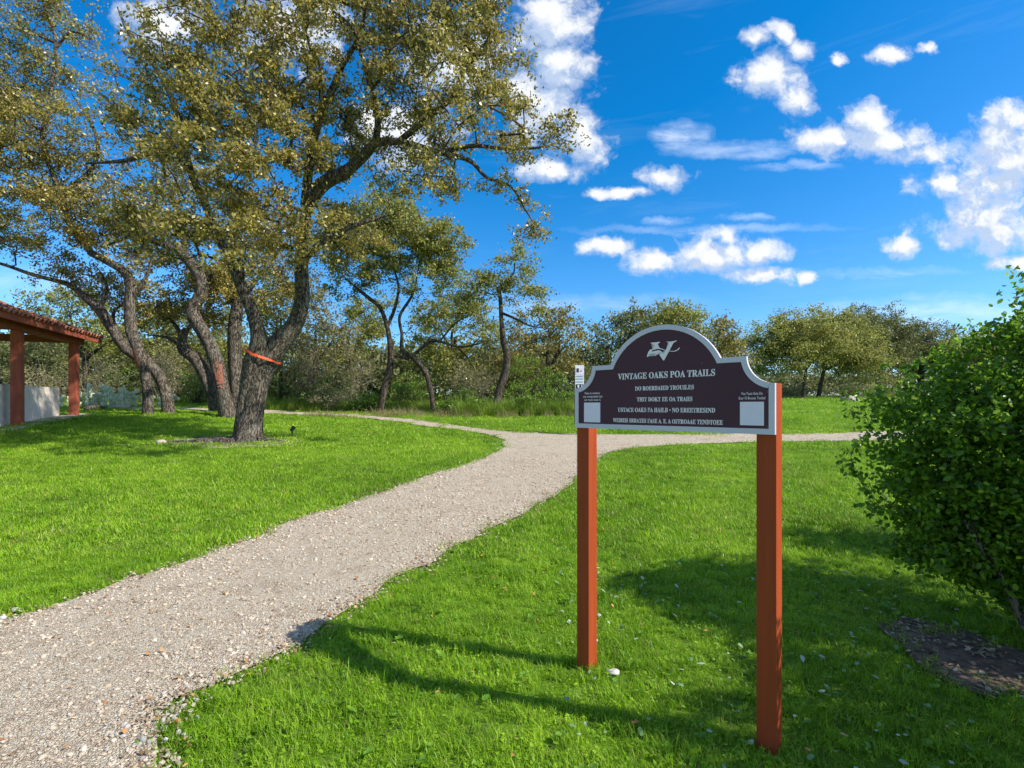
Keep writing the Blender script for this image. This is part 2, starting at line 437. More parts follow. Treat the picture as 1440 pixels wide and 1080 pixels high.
def gravel_mat():
    m, nt, b, out = new_mat('gravel')
    geo = nt.node('ShaderNodeNewGeometry').outputs['Position']
    wv = nt.vmath('ADD', geo, nt.vmath('MULTIPLY', (lambda q: (nt.put(q.inputs['Vector'], geo), q.inputs['Scale'].__setattr__('default_value', 30), q.outputs['Color'])[2])(nt.node('ShaderNodeTexNoise')), (0.02, 0.02, 0.02)))
    def layer(sc):
        col = nt.voro(wv, sc, 'F1', 'Color'); d = nt.voro(wv, sc, 'DISTANCE_TO_EDGE')
        s = nt.node('ShaderNodeSeparateColor'); nt.put(s.inputs[0], col)
        c = nt.ramp(s.outputs[0], [(0.0, (0.34, 0.25, 0.165)), (0.25, (0.68, 0.55, 0.385)), (0.7, (0.84, 0.72, 0.54)), (0.93, (0.86, 0.79, 0.66)), (1.0, (0.42, 0.25, 0.14))])
        return c, d, s.outputs[1]
    c1, d1, k1 = layer(55); c2, d2, k2 = layer(110); c3, d3, k3 = layer(24)
    dirt = nt.maprange(nt.noise(geo, 1.3, 5, .6), .40, .62, 0, 1, True); tan = nt.maprange(nt.noise(geo, 3.1, 6, .7), .50, .66, 0, 1, True)
    c = nt.mix(nt.maprange(k1, .5, .55), c2, c1)
    c = nt.mix(nt.maprange(k3, .86, .88), c, c3)
    c = nt.mix(nt.math('MULTIPLY', dirt, 0.5), c, (0.73, 0.62, 0.475))
    c = nt.mix(nt.math('MULTIPLY', tan, 0.45), c, (0.46, 0.34, 0.235))
    crack = nt.maprange(nt.math('MINIMUM', d1, d2), 0.0, 0.09, 0.45, 1)
    c = nt.mix(1.0, c, nt.mix(crack, (0.42, 0.34, 0.26), (1, 1, 1)), 'MULTIPLY')
    nt.put(b.inputs['Base Color'], c); b.inputs['Roughness'].default_value = 0.95; b.inputs['Specular IOR Level'].default_value = 0.15
    h = nt.math('ADD', nt.maprange(d1, 0, .25, 0, 1, True), nt.math('ADD', nt.maprange(d2, 0, .3, 0, .5, True), nt.math('MULTIPLY', k1, 0.7)))
    nt.put(b.inputs['Normal'], nt.bump(h, 0.9, 0.012))
    return m
M['gravel'] = gravel_mat()

def stone_mat(name, stops, bump=.6, scale=18):
    m, nt, b, out = new_mat(name)
    oi = nt.node('ShaderNodeObjectInfo').outputs['Random']
    co = nt.node('ShaderNodeTexCoord').outputs['Object']
    n = nt.noise(co, scale, 5, .65)
    c = nt.ramp(oi, stops)
    c = nt.mix(1.0, c, nt.mix(nt.maprange(n, .3, .7), (0.72, 0.70, 0.66), (1.12, 1.1, 1.08)), 'MULTIPLY')
    nt.put(b.inputs['Base Color'], c); b.inputs['Roughness'].default_value = 0.9; b.inputs['Specular IOR Level'].default_value = 0.2
    nt.put(b.inputs['Normal'], nt.bump(n, bump, 0.01))
    return m
M['pebble'] = stone_mat('pebble', [(0, (0.26, 0.18, 0.12)), (0.2, (0.56, 0.46, 0.34)), (0.75, (0.68, 0.585, 0.46)), (0.96, (0.72, 0.64, 0.53)), (1, (0.42, 0.22, 0.11))])
M['rock'] = stone_mat('rock', [(0, (0.40, 0.33, 0.27)), (1, (0.5, 0.43, 0.37))], .8, 6)
M['soil'] = plain('soil', (0.15, 0.105, 0.08), .95, var=.45, scale=9, bump=.8, spec=.1)
M['mulch'] = plain('mulch', (0.34, 0.29, 0.215), .95, var=.5, scale=12, bump=.8, spec=.1)

def wood_mat(name, a, b_, rough=.5, grain=26):
    m, nt, b, out = new_mat(name)
    co = nt.node('ShaderNodeTexCoord').outputs['Object']
    st = nt.vmath('MULTIPLY', co, (1, 1, 0.05))
    n = nt.noise(st, grain, 6, .6, .4); n2 = nt.noise(co, 3, 5, .6)
    c = nt.mix(nt.maprange(n, .3, .7), a, b_)
    c = nt.mix(nt.maprange(n2, .55, .75, 0, .35), c, tuple(x * .6 for x in a))
    nt.put(b.inputs['Base Color'], c); nt.put(b.inputs['Roughness'], nt.maprange(n2, .3, .7, rough - .08, rough + .15))
    b.inputs['Specular IOR Level'].default_value = .18; nt.put(b.inputs['Normal'], nt.bump(n, .25, .004))
    return m
M['post'] = wood_mat('sign_post_paint', (0.30, 0.050, 0.014), (0.38, 0.066, 0.018), .6)
M['redwood'] = wood_mat('redwood_stain', (0.26, 0.062, 0.034), (0.40, 0.115, 0.065), .6)
M['board'] = plain('board_face', (0.082, 0.032, 0.046), .6, var=.06, scale=3, spec=.2)
M['border'] = plain('board_border', (0.60, 0.54, 0.60), .42, var=.04, scale=3)
M['letter'] = plain('lettering_white', (0.92, 0.80, 0.80), .7, var=.03)
M['sticker'] = plain('sticker_pale', (0.80, 0.70, 0.80), .5, var=.03)
M['white'] = plain('white_plate', (0.74, 0.77, 0.82), .5, var=.04)
M['black'] = plain('black_plastic', (0.012, 0.013, 0.016), .5, var=.2)
M['screw'] = plain('screw_metal', (0.16, 0.12, 0.13), .4, .6)
M['stucco'] = plain('stucco', (0.72, 0.63, 0.53), .9, var=.14, scale=3, bump=.5)
M['tile'] = stone_mat('clay_tile', [(0, (0.30, 0.10, 0.06)), (0.5, (0.46, 0.16, 0.10)), (1, (0.55, 0.25, 0.17))], .4)
M['orange'] = plain('orange_tape', (0.85, 0.10, 0.02), .5, var=.1)
M['orange_paint'] = plain('orange_paint', (0.24, 0.085, 0.05), .9, var=.45, scale=16)
M['cactus'] = plain('cactus_pad', (0.56, 0.60, 0.38), .6, var=.3, scale=5)
M['concrete'] = plain('concrete', (0.42, 0.38, 0.32), .9, var=.15, bump=.4)
M['dead_leaf'] = stone_mat('dead_leaf', [(0, (0.30, 0.13, 0.05)), (0.5, (0.48, 0.24, 0.08)), (1, (0.5, 0.36, 0.2))], .2)
M['pale_leaf'] = stone_mat('pale_leaf', [(0, (0.10, 0.22, 0.06)), (0.6, (0.22, 0.33, 0.17)), (1, (0.46, 0.50, 0.42))], .2)

# ------------------------------------------------------------------ path outline
def gpts(L): return [tuple(ground(*p)[:2]) for p in L]
left_edge = [(-6.5, -3.0), (-5.6, 1.2), (-4.9, 3.0)] + gpts([(0, 877), (60, 857), (125, 838), (185, 814), (280, 784), (390, 741), (440, 722), (500, 706), (560, 684), (625, 661), (668, 648), (697, 638)])
tongue = gpts([(709, 629), (706, 619), (683, 610), (640, 604), (600, 599.5), (560, 593), (500, 587), (400, 582.5), (300, 579), (200, 576), (120, 573.5)])
far_edge = gpts([(110, 571), (200, 573), (300, 575), (400, 577.5), (500, 582.5), (600, 592), (667, 602), (717, 607), (760, 609), (810, 610.5), (860, 611), (960, 611), (1101, 610.5), (1200, 608), (1320, 607)])
far_edge += [(13.5, 14.2), (22, 13.5)]
near_edge = [(22, 11.7), (13.5, 12.3)] + gpts([(1320, 618.5), (1200, 620), (1101, 621.5), (1062, 622), (1010, 623), (955, 625.5), (915, 628), (880, 632), (855, 638), (838, 648), (822, 664), (803, 681), (765, 704), (720, 730), (660, 760), (615, 785), (575, 805), (540, 821), (500, 853), (465, 880), (418, 908), (350, 936), (300, 961), (240, 990), (222, 1020), (225, 1078)])
near_edge += [(-1.62, 2.0), (-1.75, 0.5), (-2.2, -3.0)]
def ragged(poly, amp=0.07, step=0.22):
    out = []
    n = len(poly)
    for i in range(n):
        a = np.array(poly[i]); b = np.array(poly[(i + 1) % n]); L = np.linalg.norm(b - a); k = max(1, int(L / step))
        for j in range(k):
            p = a + (b - a) * j / k
            q = mnoise.noise_vector(Vector((p[0] * 2.2, p[1] * 2.2, 3.3))); q2 = mnoise.noise_vector(Vector((p[0] * 7, p[1] * 7, 1.3)))
            out.append((p[0] + amp * (q[0] * 1.6 + q2[0] * .7), p[1] + amp * (q[1] * 1.6 + q2[1] * .7)))
    return out
PATH = ragged(left_edge + tongue + far_edge + near_edge)
tree_soil = ragged(gpts([(225, 622), (260, 615), (330, 612), (380, 615), (425, 621), (410, 627), (350, 629), (290, 632), (250, 628)]), .16, .25)
bush_soil = ragged(gpts([(1232, 878), (1270, 868), (1330, 880), (1400, 905), (1470, 930)]) + [(4.6, 3.2), (3.6, 2.55)] + gpts([(1430, 985), (1390, 985), (1345, 968), (1300, 940), (1262, 905)]), .06, .15)
def inside(poly, x, y):
    x = np.asarray(x, float); y = np.asarray(y, float); r = np.zeros(x.shape, bool)
    P = np.array(poly); Q = np.roll(P, -1, 0)
    for (x0, y0), (x1, y1) in zip(P, Q):
        if y0 == y1: continue
        c = ((y0 > y) != (y1 > y)) & (x < (x1 - x0) * (y - y0) / (y1 - y0) + x0)
        r ^= c
    return r
def sheet(name, poly, step, lift, mat, fine_to=None):
    P = np.array(poly); x0, y0 = P.min(0); x1, y1 = P.max(0)
    gx, gy = np.meshgrid(np.arange(x0, x1, step), np.arange(y0, y1, step)); gx = gx.ravel() + rng.uniform(-.2, .2, gx.size) * step; gy = gy.ravel() + rng.uniform(-.2, .2, gy.size) * step
    k = inside(poly, gx, gy); gx, gy = gx[k], gy[k]
    pts = [Vector((float(a), float(b))) for a, b in list(poly) + list(zip(gx, gy))]
    n = len(poly)
    v, e, f, *_ = delaunay_2d_cdt(pts, [(i, (i + 1) % n) for i in range(n)], [list(range(n))], 2, 1e-5)
    V = np.array([(a.x, a.y) for a in v])
    Z = terrain(V[:, 0], V[:, 1]) + lift
    me = bpy.data.meshes.new(name); me.from_pydata([(a[0], a[1], z) for a, z in zip(V, Z)], [], [tuple(q) for q in f])
    bm = bmesh.new(); bm.from_mesh(me); bmesh.ops.recalc_face_normals(bm, faces=bm.faces[:])
    bm.faces.ensure_lookup_table()
    if sum(q.normal.z for q in bm.faces) < 0: bmesh.ops.reverse_faces(bm, faces=bm.faces[:])
    bm.to_mesh(me); bm.free()
    for p in me.polygons: p.use_smooth = True
    o = link(name, me, mat)
    o['kind'] = 'structure'
    return o
# ground sheet
gx = np.concatenate([-np.geomspace(2500, 60, 12), np.arange(-58, 58.1, 1.0), np.geomspace(60, 2500, 12)])
gy = np.concatenate([[-400, -100, -30], np.arange(-8, 30, 0.5), np.arange(30, 90, 2.0), np.geomspace(90, 3000, 16)])
XX, YY = np.meshgrid(gx, gy)
ZZ = terrain(XX, YY)
nx, ny = len(gx), len(gy)
idx = np.arange(nx * ny).reshape(ny, nx)
fc = np.stack([idx[:-1, :-1], idx[:-1, 1:], idx[1:, 1:], idx[1:, :-1]], -1).reshape(-1, 4)
g = link('ground', np_mesh('ground', np.stack([XX, YY, ZZ - 0.012], -1), fc, smooth=True), M['ground']); g['kind'] = 'structure'
sheet('gravel_path', PATH, 0.28, 0.010, M['gravel'])
sheet('soil_patch_under_oak', tree_soil, 0.3, 0.012, M['mulch'])
sheet('soil_patch_by_bush', bush_soil, 0.2, 0.012, M['soil'])

# ------------------------------------------------------------------ scatter (geometry nodes instances, uncountable things only)
def scatter(name, pts, scl, rots, which, sources, mat, label, cat):
    """pts Nx3, scl N, rots Nx3, which N index into sources (meshes)"""
    coll = bpy.data.collections.new(name + '_sources')
    for k, me in enumerate(sources):
        if not me.materials: me.materials.append(mat)
        o = bpy.data.objects.new('%s_piece_%02d' % (name, k), me); coll.objects.link(o)
    me = bpy.data.meshes.new(name)
    me.vertices.add(len(pts)); me.vertices.foreach_set('co', np.asarray(pts, np.float32).ravel())
    a = me.attributes.new('scl', 'FLOAT', 'POINT'); a.data.foreach_set('value', np.asarray(scl, np.float32))
    a = me.attributes.new('rot', 'FLOAT_VECTOR', 'POINT'); a.data.foreach_set('vector', np.asarray(rots, np.float32).ravel())
    a = me.attributes.new('which', 'INT', 'POINT'); a.data.foreach_set('value', np.asarray(which, np.int32))
    o = link(name, me); tag(o, label, cat, kind='stuff')
    t = bpy.data.node_groups.new(name + '_nodes', 'GeometryNodeTree')
    t.interface.new_socket('Geometry', in_out='INPUT', socket_type='NodeSocketGeometry')
    t.interface.new_socket('Geometry', in_out='OUTPUT', socket_type='NodeSocketGeometry')
    n = t.nodes; l = t.links
    i = n.new('NodeGroupInput'); q = n.new('NodeGroupOutput'); iop = n.new('GeometryNodeInstanceOnPoints')
    ci = n.new('GeometryNodeCollectionInfo'); ci.inputs[0].default_value = coll
    ci.inputs['Separate Children'].default_value = True; ci.inputs['Reset Children'].default_value = True
    def na(nm, ty):
        x = n.new('GeometryNodeInputNamedAttribute'); x.data_type = ty; x.inputs[0].default_value = nm; return x.outputs[0]
    l.new(i.outputs[0], iop.inputs['Points']); l.new(ci.outputs[0], iop.inputs['Instance'])
    iop.inputs['Pick Instance'].default_value = True
    l.new(na('which', 'INT'), iop.inputs['Instance Index'])
    e2r = n.new('FunctionNodeEulerToRotation'); l.new(na('rot', 'FLOAT_VECTOR'), e2r.inputs[0]); l.new(e2r.outputs[0], iop.inputs['Rotation'])
    l.new(na('scl', 'FLOAT'), iop.inputs['Scale'])
    l.new(iop.outputs[0], q.inputs[0])
    md = o.modifiers.new('scatter', 'NODES'); md.node_group = t
    return o

def blade_clump(name, n, radius, h0, h1, width, lean=0.5, seed=0, segs=3, clover=0):
    r = np.random.default_rng(seed)
    rad = radius * np.sqrt(r.random(n)); th = r.random(n) * 2 * math.pi
    bx, by = rad * np.cos(th), rad * np.sin(th)
    hh = r.uniform(h0, h1, n) * (0.7 + 0.5 * r.random(n))
    dr = r.random(n) * 2 * math.pi; ln = lean * hh * (0.25 + r.random(n))
    fa = dr + math.pi / 2 + r.normal(0, .5, n)
    w = width * (0.7 + 0.6 * r.random(n))
    V = []; fcs = []
    rings = []
    for s in range(segs + 1):
        t = s / segs
        ww = w * (1 - t ** 1.6) * 0.5
        cx = bx + np.cos(dr) * ln * t ** 2; cy = by + np.sin(dr) * ln * t ** 2; cz = hh * (t - 0.25 * t * t * (ln / hh))
        if s == segs: rings.append(np.stack([cx, cy, cz], -1)[:, None])
        else: rings.append(np.stack([np.stack([cx - np.cos(fa) * ww, cy - np.sin(fa) * ww, cz], -1), np.stack([cx + np.cos(fa) * ww, cy + np.sin(fa) * ww, cz], -1)], 1))
    V = np.concatenate(rings, 1)              # n, 2*segs+1, 3
    k = 2 * segs + 1
    tri = []
    for s in range(segs - 1):
        a = 2 * s; tri += [(a, a + 1, a + 3), (a, a + 3, a + 2)]
    a = 2 * (segs - 1); tri.append((a, a + 1, a + 2))
    tri = np.array(tri)
    Fc = (np.arange(n)[:, None, None] * k + tri[None]).reshape(-1, 3)
    tint = np.repeat(np.stack([r.random(n), r.random(n), r.random(n)], -1), k, 0)
    if clover:
        m = clover
        c = np.stack([radius * np.sqrt(r.random(m)) * np.cos(r.random(m) * 6.28), radius * (r.random(m) * 2 - 1), r.uniform(h0 * .3, h0 * .9, m)], -1)
        az = r.random(m) * 6.28; u = np.stack([np.cos(az), np.sin(az), r.normal(0, .3, m)], -1); v = np.stack([-np.sin(az), np.cos(az), r.normal(0, .3, m)], -1)
        s = r.uniform(.007, .014, m)[:, None]
        qv = np.stack([c - u * s, c - v * s * .7, c + u * s, c + v * s * .7], 1)
        b0 = len(V.reshape(-1, 3))
        q = np.arange(m)[:, None] * 4 + b0
        Fc = np.vstack([Fc, np.concatenate([q + [0, 1, 2], q + [0, 2, 3]], 0)])
        Vv = np.vstack([V.reshape(-1, 3), qv.reshape(-1, 3)])
        tint = np.vstack([tint, np.repeat(np.stack([r.random(m) * .6 + .3, r.random(m), r.random(m) * .9], -1), 4, 0)])
        return np_mesh(name, Vv, Fc, tint)
    return np_mesh(name, V.reshape(-1, 3), Fc, tint)

def edge_dist(P, poly, far=.9):
    A = np.array(poly); B = np.roll(A, -1, 0); out = np.full(len(P), 9.0)
    for a, b in zip(A, B):
        m = (P[:, 0] > min(a[0], b[0]) - far) & (P[:, 0] < max(a[0], b[0]) + far) & (P[:, 1] > min(a[1], b[1]) - far) & (P[:, 1] < max(a[1], b[1]) + far)
        if not m.any(): continue
        q = P[m]; ab = b - a; t = np.clip(((q - a) @ ab) / max(ab @ ab, 1e-9), 0, 1)
        out[m] = np.minimum(out[m], np.linalg.norm(q - a - t[:, None] * ab, axis=1))
    return out
def field(n_per_m2, y0, y1, xlim=lambda y: 1.06 * y + 0.7, xmin=None):
    """random points of the lawn seen between two distances"""
    A = 0; P = []
    for a in np.arange(y0, y1, 0.5):
        b = min(a + .5, y1); w = xlim(b); n = rng.poisson(n_per_m2 * 2 * w * (b - a))
        P.append(np.stack([rng.uniform(-w, w, n), rng.uniform(a, b, n)], -1))
    P = np.vstack(P)
    k = np.ones(len(P), bool)
    for poly, lo, hi in ((PATH, -.05, .13), (bush_soil, -.22, .12), (tree_soil, -1.9, .3)):
        dd = edge_dist(P, poly) * np.where(inside(poly, P[:, 0], P[:, 1]), -1, 1)
        k &= dd > lo + (hi - lo) * rng.random(len(P)) ** 1.3
    return P[k]
def lawn(name, P, s0, s1, srcs, mat, label):
    n = len(P)
    pn = np.array([mnoise.noise(Vector((x * 1.1, y * 1.1, 0))) + .6 * mnoise.noise(Vector((x * 3.3, y * 3.3, 5))) for x, y in P])
    sc = rng.uniform(s0, s1, n) * (1 + .35 * pn)
    z = terrain(P[:, 0], P[:, 1]) - 0.012
    rot = np.stack([rng.normal(0, .08, n), rng.normal(0, .08, n), rng.random(n) * 6.283], -1)
    return scatter(name, np.column_stack([P, z]), np.clip(sc, .3, 3), rot, rng.integers(0, len(srcs), n), srcs, mat, label, 'grass')

near_src = [blade_clump('grass_tuft_%d' % k, 46, 0.075, 0.035, 0.075, 0.0042, 0.9, k, 3, 8) for k in range(7)] + [blade_clump('grass_tuft_tall', 30, 0.05, 0.05, 0.11, 0.0045, 0.8, 40, 3)]
lawn('lawn_grass_near', field(240, 2.0, 5.5), .62, 1.10, near_src, M['grass'], 'bright green grass blades in the near lawn around the sign')
mid_src = [blade_clump('grass_mid_%d' % k, 60, 0.13, 0.035, 0.07, 0.0075, 0.8, 50 + k, 2) for k in range(6)]
lawn('lawn_grass_middle', field(110, 5.5, 12), .75, 1.3, mid_src, M['grass'], 'short green lawn grass either side of the gravel path')
far_src = [blade_clump('grass_far_%d' % k, 130, 0.32, 0.03, 0.065, 0.016, 0.8, 70 + k, 1) for k in range(6)]
lawn('lawn_grass_far', field(22, 12, 30), .8, 1.3, far_src, M['grass'], 'green lawn grass beyond the path and under the oaks')
far2_src = [blade_clump('grass_dist_%d' % k, 160, 0.7, 0.03, 0.07, 0.04, 0.8, 90 + k, 1) for k in range(5)]
lawn('field_grass_distant', field(4.5, 30, 75, lambda y: .95 * y), .9, 1.4, far2_src, M['grass'], 'flat green field running to the far oaks')

# path-edge wisps and stones
def edge_points(n, spread, ymax=14, inner=0.5):
    E_ = np.array(PATH); k = E_[:, 1] > 1.5; k &= E_[:, 1] < ymax; E_ = E_[k]
    w = 1 / np.maximum(E_[:, 1], 2) ** 1.2; w /= w.sum()
    i = rng.choice(len(E_), n, p=w)
    return E_[i] + rng.normal(0, spread, (n, 2))

def pebble(name, seed, flat=.55):
    bm = bmesh.new(); bmesh.ops.create_icosphere(bm, subdivisions=1, radius=1)
    r = np.random.default_rng(seed); sc = (1, r.uniform(.55, .9), r.uniform(.35, .65) * flat / .55)
    for v in bm.verts: v.co = Vector([c * s for c, s in zip(v.co * r.uniform(.78, 1.18), sc)])
    me = bpy.data.meshes.new(name); bm.to_mesh(me); bm.free(); return me
peb = [pebble('pebble_%d' % k, k) for k in range(8)]
P = []
for a in np.arange(2.0, 11, .5):
    w = 1.06 * (a + .5) + .5; n = int(min(1500, 9000 / a ** 1.05) * .5 * 2 * w * .75)
    P.append(np.stack([rng.uniform(-w, w, n), rng.uniform(a, a + .5, n)], -1))
P = np.vstack(P); P = P[inside(PATH, P[:, 0], P[:, 1])]
dens = np.array([mnoise.noise(Vector((x * .9, y * .9, 9))) for x, y in P])
P = P[rng.random(len(P)) < .55 + .6 * dens]
n = len(P)
s = np.clip(np.exp(rng.normal(-5.0, .50, n)), .0025, .021) * (1 + P[:, 1] * .035)
E_ = edge_points(5200, .085)
se = np.clip(np.exp(rng.normal(-4.85, .45, len(E_))), .004, .020)
P = np.vstack([P, E_]); s = np.concatenate([s, se]); n = len(P)
scatter('path_gravel', np.column_stack([P, terrain(P[:, 0], P[:, 1]) + .012 + s * .12]), s, np.stack([rng.normal(0, .25, n), rng.normal(0, .25, n), rng.random(n) * 6.28], -1),
        rng.integers(0, 8, n), peb, M['pebble'], 'loose pale limestone chips strewn over the gravel path', 'gravel')
# larger white stones piled at the near path edge
bx0 = ground(215, 1030)
P = np.stack([rng.normal(bx0.x - .02, .09, 60), rng.normal(bx0.y + .02, .15, 60)], -1); n = len(P); s = rng.uniform(.007, .019, n)
M['white_stone'] = stone_mat('white_stone', [(0, (0.36, 0.33, 0.30)), (1, (0.62, 0.60, 0.57))])
peb2 = [pebble('white_pebble_%d' % k, 30 + k, .8) for k in range(5)]
scatter('white_stone_heap', np.column_stack([P, terrain(P[:, 0], P[:, 1]) + .018]), s, rng.random((n, 3)) * 6.28, rng.integers(0, 5, n), peb2, M['white_stone'],
        'heap of whitish stones where path meets grass at the bottom left', 'stones')

def leaf_src(name, seed):
    r = np.random.default_rng(seed)
    a = np.linspace(0, 2 * math.pi, 9)[:-1]
    rr = 1 + .18 * r.normal(size=8)
    v = [(0, 0, 0.12)] + [(math.cos(t) * q, math.sin(t) * q * .62, r.normal(0, .12)) for t, q in zip(a, rr)]
    return np_mesh(name, v, [(0, k + 1, (k + 1) % 8 + 1) for k in range(8)])
ls = [leaf_src('fallen_leaf_%d' % k, k) for k in range(4)]
P = edge_points(260, .10, 8); P = np.vstack([P, field(5, 2, 8)]); pth = rng.uniform([-4, 2.2], [1.5, 7], (220, 2)); P = np.vstack([P, pth[inside(PATH, pth[:, 0], pth[:, 1])]]); n = len(P)
scatter('dead_leaves', np.column_stack([P, terrain(P[:, 0], P[:, 1]) + .03]), rng.uniform(.009, .021, n), np.stack([rng.normal(0, .3, n), rng.normal(0, .3, n), rng.random(n) * 6.28], -1),
        rng.integers(0, 4, n), ls, M['dead_leaf'], 'orange brown dead leaves scattered on the path edge', 'leaves')
P = edge_points(2600, .085, 12); n = len(P)
M['edge_litter'] = stone_mat('edge_litter', [(0, (0.20, 0.12, 0.07)), (0.6, (0.36, 0.26, 0.16)), (1, (0.50, 0.41, 0.29))])
scatter('path_edge_litter', np.column_stack([P, terrain(P[:, 0], P[:, 1]) + rng.uniform(.012, .03, n)]), rng.uniform(.006, .014, n) * (1 + P[:, 1] * .04), np.stack([rng.normal(0, .4, n), rng.normal(0, .4, n), rng.random(n) * 6.28], -1),
        rng.integers(0, 4, n), [leaf_src('edge_bit_%d' % k, 40 + k) for k in range(4)], M['edge_litter'], 'brown bits of leaf and bark along both edges of the path', 'litter')
ls2 = [leaf_src('weed_leaf_%d' % k, 10 + k) for k in range(4)]
P = np.stack([rng.uniform(.3, 3.6, 300), rng.uniform(2.2, 5.2, 300)], -1); P = P[(P[:, 0] < P[:, 1] * 1.05) & ~inside(bush_soil, P[:, 0], P[:, 1])]; n = len(P)
scatter('weed_leaves', np.column_stack([P, terrain(P[:, 0], P[:, 1]) + rng.uniform(.022, .045, n)]), rng.uniform(.010, .024, n), np.stack([rng.normal(0, .35, n), rng.normal(0, .35, n), rng.random(n) * 6.28], -1),
        rng.integers(0, 4, n), ls2, M['pale_leaf'], 'pale broad weed leaves in the shaded grass by the sign', 'weeds')
def rosette(name, seed):
    r = np.random.default_rng(seed); V = []; Fc = []; tn = []
    for k in range(7):
        a = r.random() * 6.28; L = r.uniform(.025, .05); w = L * r.uniform(.28, .42); up = r.uniform(.15, .8); c, s_ = math.cos(a), math.sin(a); b = len(V)
        for t, ww in ((0.05, .15), (.35, 1), (.7, .95), (1, .05)):
            x = L * t; z = .03 + L * up * t * (1 - .35 * t)
            V += [(c * x - s_ * w * ww, s_ * x + c * w * ww, z + .004), (c * x, s_ * x, z), (c * x + s_ * w * ww, s_ * x - c * w * ww, z + .004)]
        for j in range(3):
            for q in (0, 1): Fc.append((b + 3 * j + q, b + 3 * j + q + 1, b + 3 * j + q + 4, b + 3 * j + q + 3))
        q = r.random(2); tn += [(q[0] * .7 + .2, q[1], .3)] * 12
    return np_mesh(name, V, Fc, np.array(tn))
M['broadleaf'] = grass_mat('broadleaf', [(0.05, 0.15, 0.012), (0.15, 0.32, 0.025), (0.30, 0.46, 0.07)], .35)
P = field(16, 2.0, 6.0); P = P[(P[:, 0] > -1.4)]
pk = np.array([mnoise.noise(Vector((x * 1.7, y * 1.7, 21))) for x, y in P]); P = P[pk > -.08 - .25 * rng.random(len(P))]; n = len(P)
scatter('broadleaf_weeds', np.column_stack([P, terrain(P[:, 0], P[:, 1])]), rng.uniform(.45, .9, n), np.stack([rng.normal(0, .15, n), rng.normal(0, .15, n), rng.random(n) * 6.28], -1),
        rng.integers(0, 5, n), [rosette('rosette_%d' % k, k) for k in range(5)], M['broadleaf'], 'small broad leaved weeds growing through the near lawn', 'weeds')
# leaf litter on the soil patches
P = []
for poly, cnt in ((tree_soil, 1500), (bush_soil, 1600)):
    q = np.array(poly); a = rng.uniform(q.min(0), q.max(0), (cnt, 2)); P.append(a[inside(poly, a[:, 0], a[:, 1])])
P = np.vstack(P); n = len(P)
M['litter'] = stone_mat('litter', [(0, (0.16, 0.115, 0.08)), (0.6, (0.36, 0.28, 0.19)), (1, (0.58, 0.49, 0.36))])
scatter('leaf_litter', np.column_stack([P, terrain(P[:, 0], P[:, 1]) + .022]), rng.uniform(.010, .024, n), np.stack([rng.normal(0, .3, n), rng.normal(0, .3, n), rng.random(n) * 6.28], -1),
        rng.integers(0, 4, n), [leaf_src('litter_%d' % k, 20 + k) for k in range(4)], M['litter'], 'brown leaf litter on the bare soil patches', 'leaves')

# ------------------------------------------------------------------ trail sign
TH = 0.762
SP = Vector((0.398, 3.105, 0)) * 1.0625; sd = Vector((math.cos(TH), -math.sin(TH), 0)); sb = Vector((math.sin(TH), math.cos(TH), 0)); UP = Vector((0, 0, 1))
PW = 0.0925; BW = 1.1985
def plane_uv(px, py, off=0.0):
    """board-plane coordinates (along, height) of what is seen at a pixel"""
    r = Vector(((px - CX) / F, 1, -(py - YH) / F)); o = SP - sb * off; n = sb
    t = (o - Vector((0, 0, H))).dot(n) / r.dot(n)
    p = Vector((0, 0, H)) + r * t
    return (p - o).dot(sd), p.z
def bp(u, z, off): return SP + sd * u - sb * off + UP * z
sign = empty('trail_sign', (*(SP + sd * BW / 2 + sb * PW / 2)[:2], 0), 'brown arched trail sign with grey border and white lettering on two red posts', 'sign')
for u0, zt, lab in ((0, 1.80, None), (BW - PW, 1.812, None)):
    gq = Geo(); c = SP + sd * (u0 + PW / 2) + sb * PW / 2
    gq.box(c + UP * ((zt - .25) / 2), (PW, PW, zt + .25), (sd, sb, UP))
    link('post', gq.mesh('sign_post', 0.003), M['post'], sign)
# outline of the board in its own plane
zb, zc, zs_, zt = 1.560, 1.812, 1.951, None
u1, u2, u3, u4 = 0.134, 0.268, 0.936, 1.066
def arc(cu, cz, r, a0, a1, n): return [(cu + r * math.cos(R(a0 + (a1 - a0) * k / n)), cz + r * math.sin(R(a0 + (a1 - a0) * k / n))) for k in range(n + 1)]
top_z = plane_uv(940, 456.5)[1]
half = (u3 - u2) / 2; hgt = top_z - zs_; rad = (half * half + hgt * hgt) / (2 * hgt); cz_ = top_z - rad; aa = math.degrees(math.asin((zs_ - cz_) / rad))
def outline(inset):
    i = inset
    o = [(i, zb + i), (BW - i, zb + i), (BW - i, zc - i * .55)]
    # right concave quarter: ellipse centred on the top right corner
    rx, rz = BW - u4, zs_ - zc
    o += [(BW - (rx + i) * math.sin(R(t)), zs_ - (rz + i) * math.cos(R(t))) for t in np.linspace(12 if i else 4, 78 if i else 90, 14)]
    o += [(u4 - i * 1.0, zs_ - i), ]
    r2 = rad - i
    a_in = math.degrees(math.asin((zs_ - i - cz_) / r2))
    o += arc((u2 + u3) / 2, cz_, r2, a_in, 180 - a_in, 36)
    o += [(u1 + i, zs_ - i)]
    rx = u1
    o += [((rx + i) * math.sin(R(t)), zs_ - (rz + i) * math.cos(R(t))) for t in np.linspace(78 if i else 90, 12 if i else 4, 14)]
    o += [(i, zc - i * .55)]
    return o
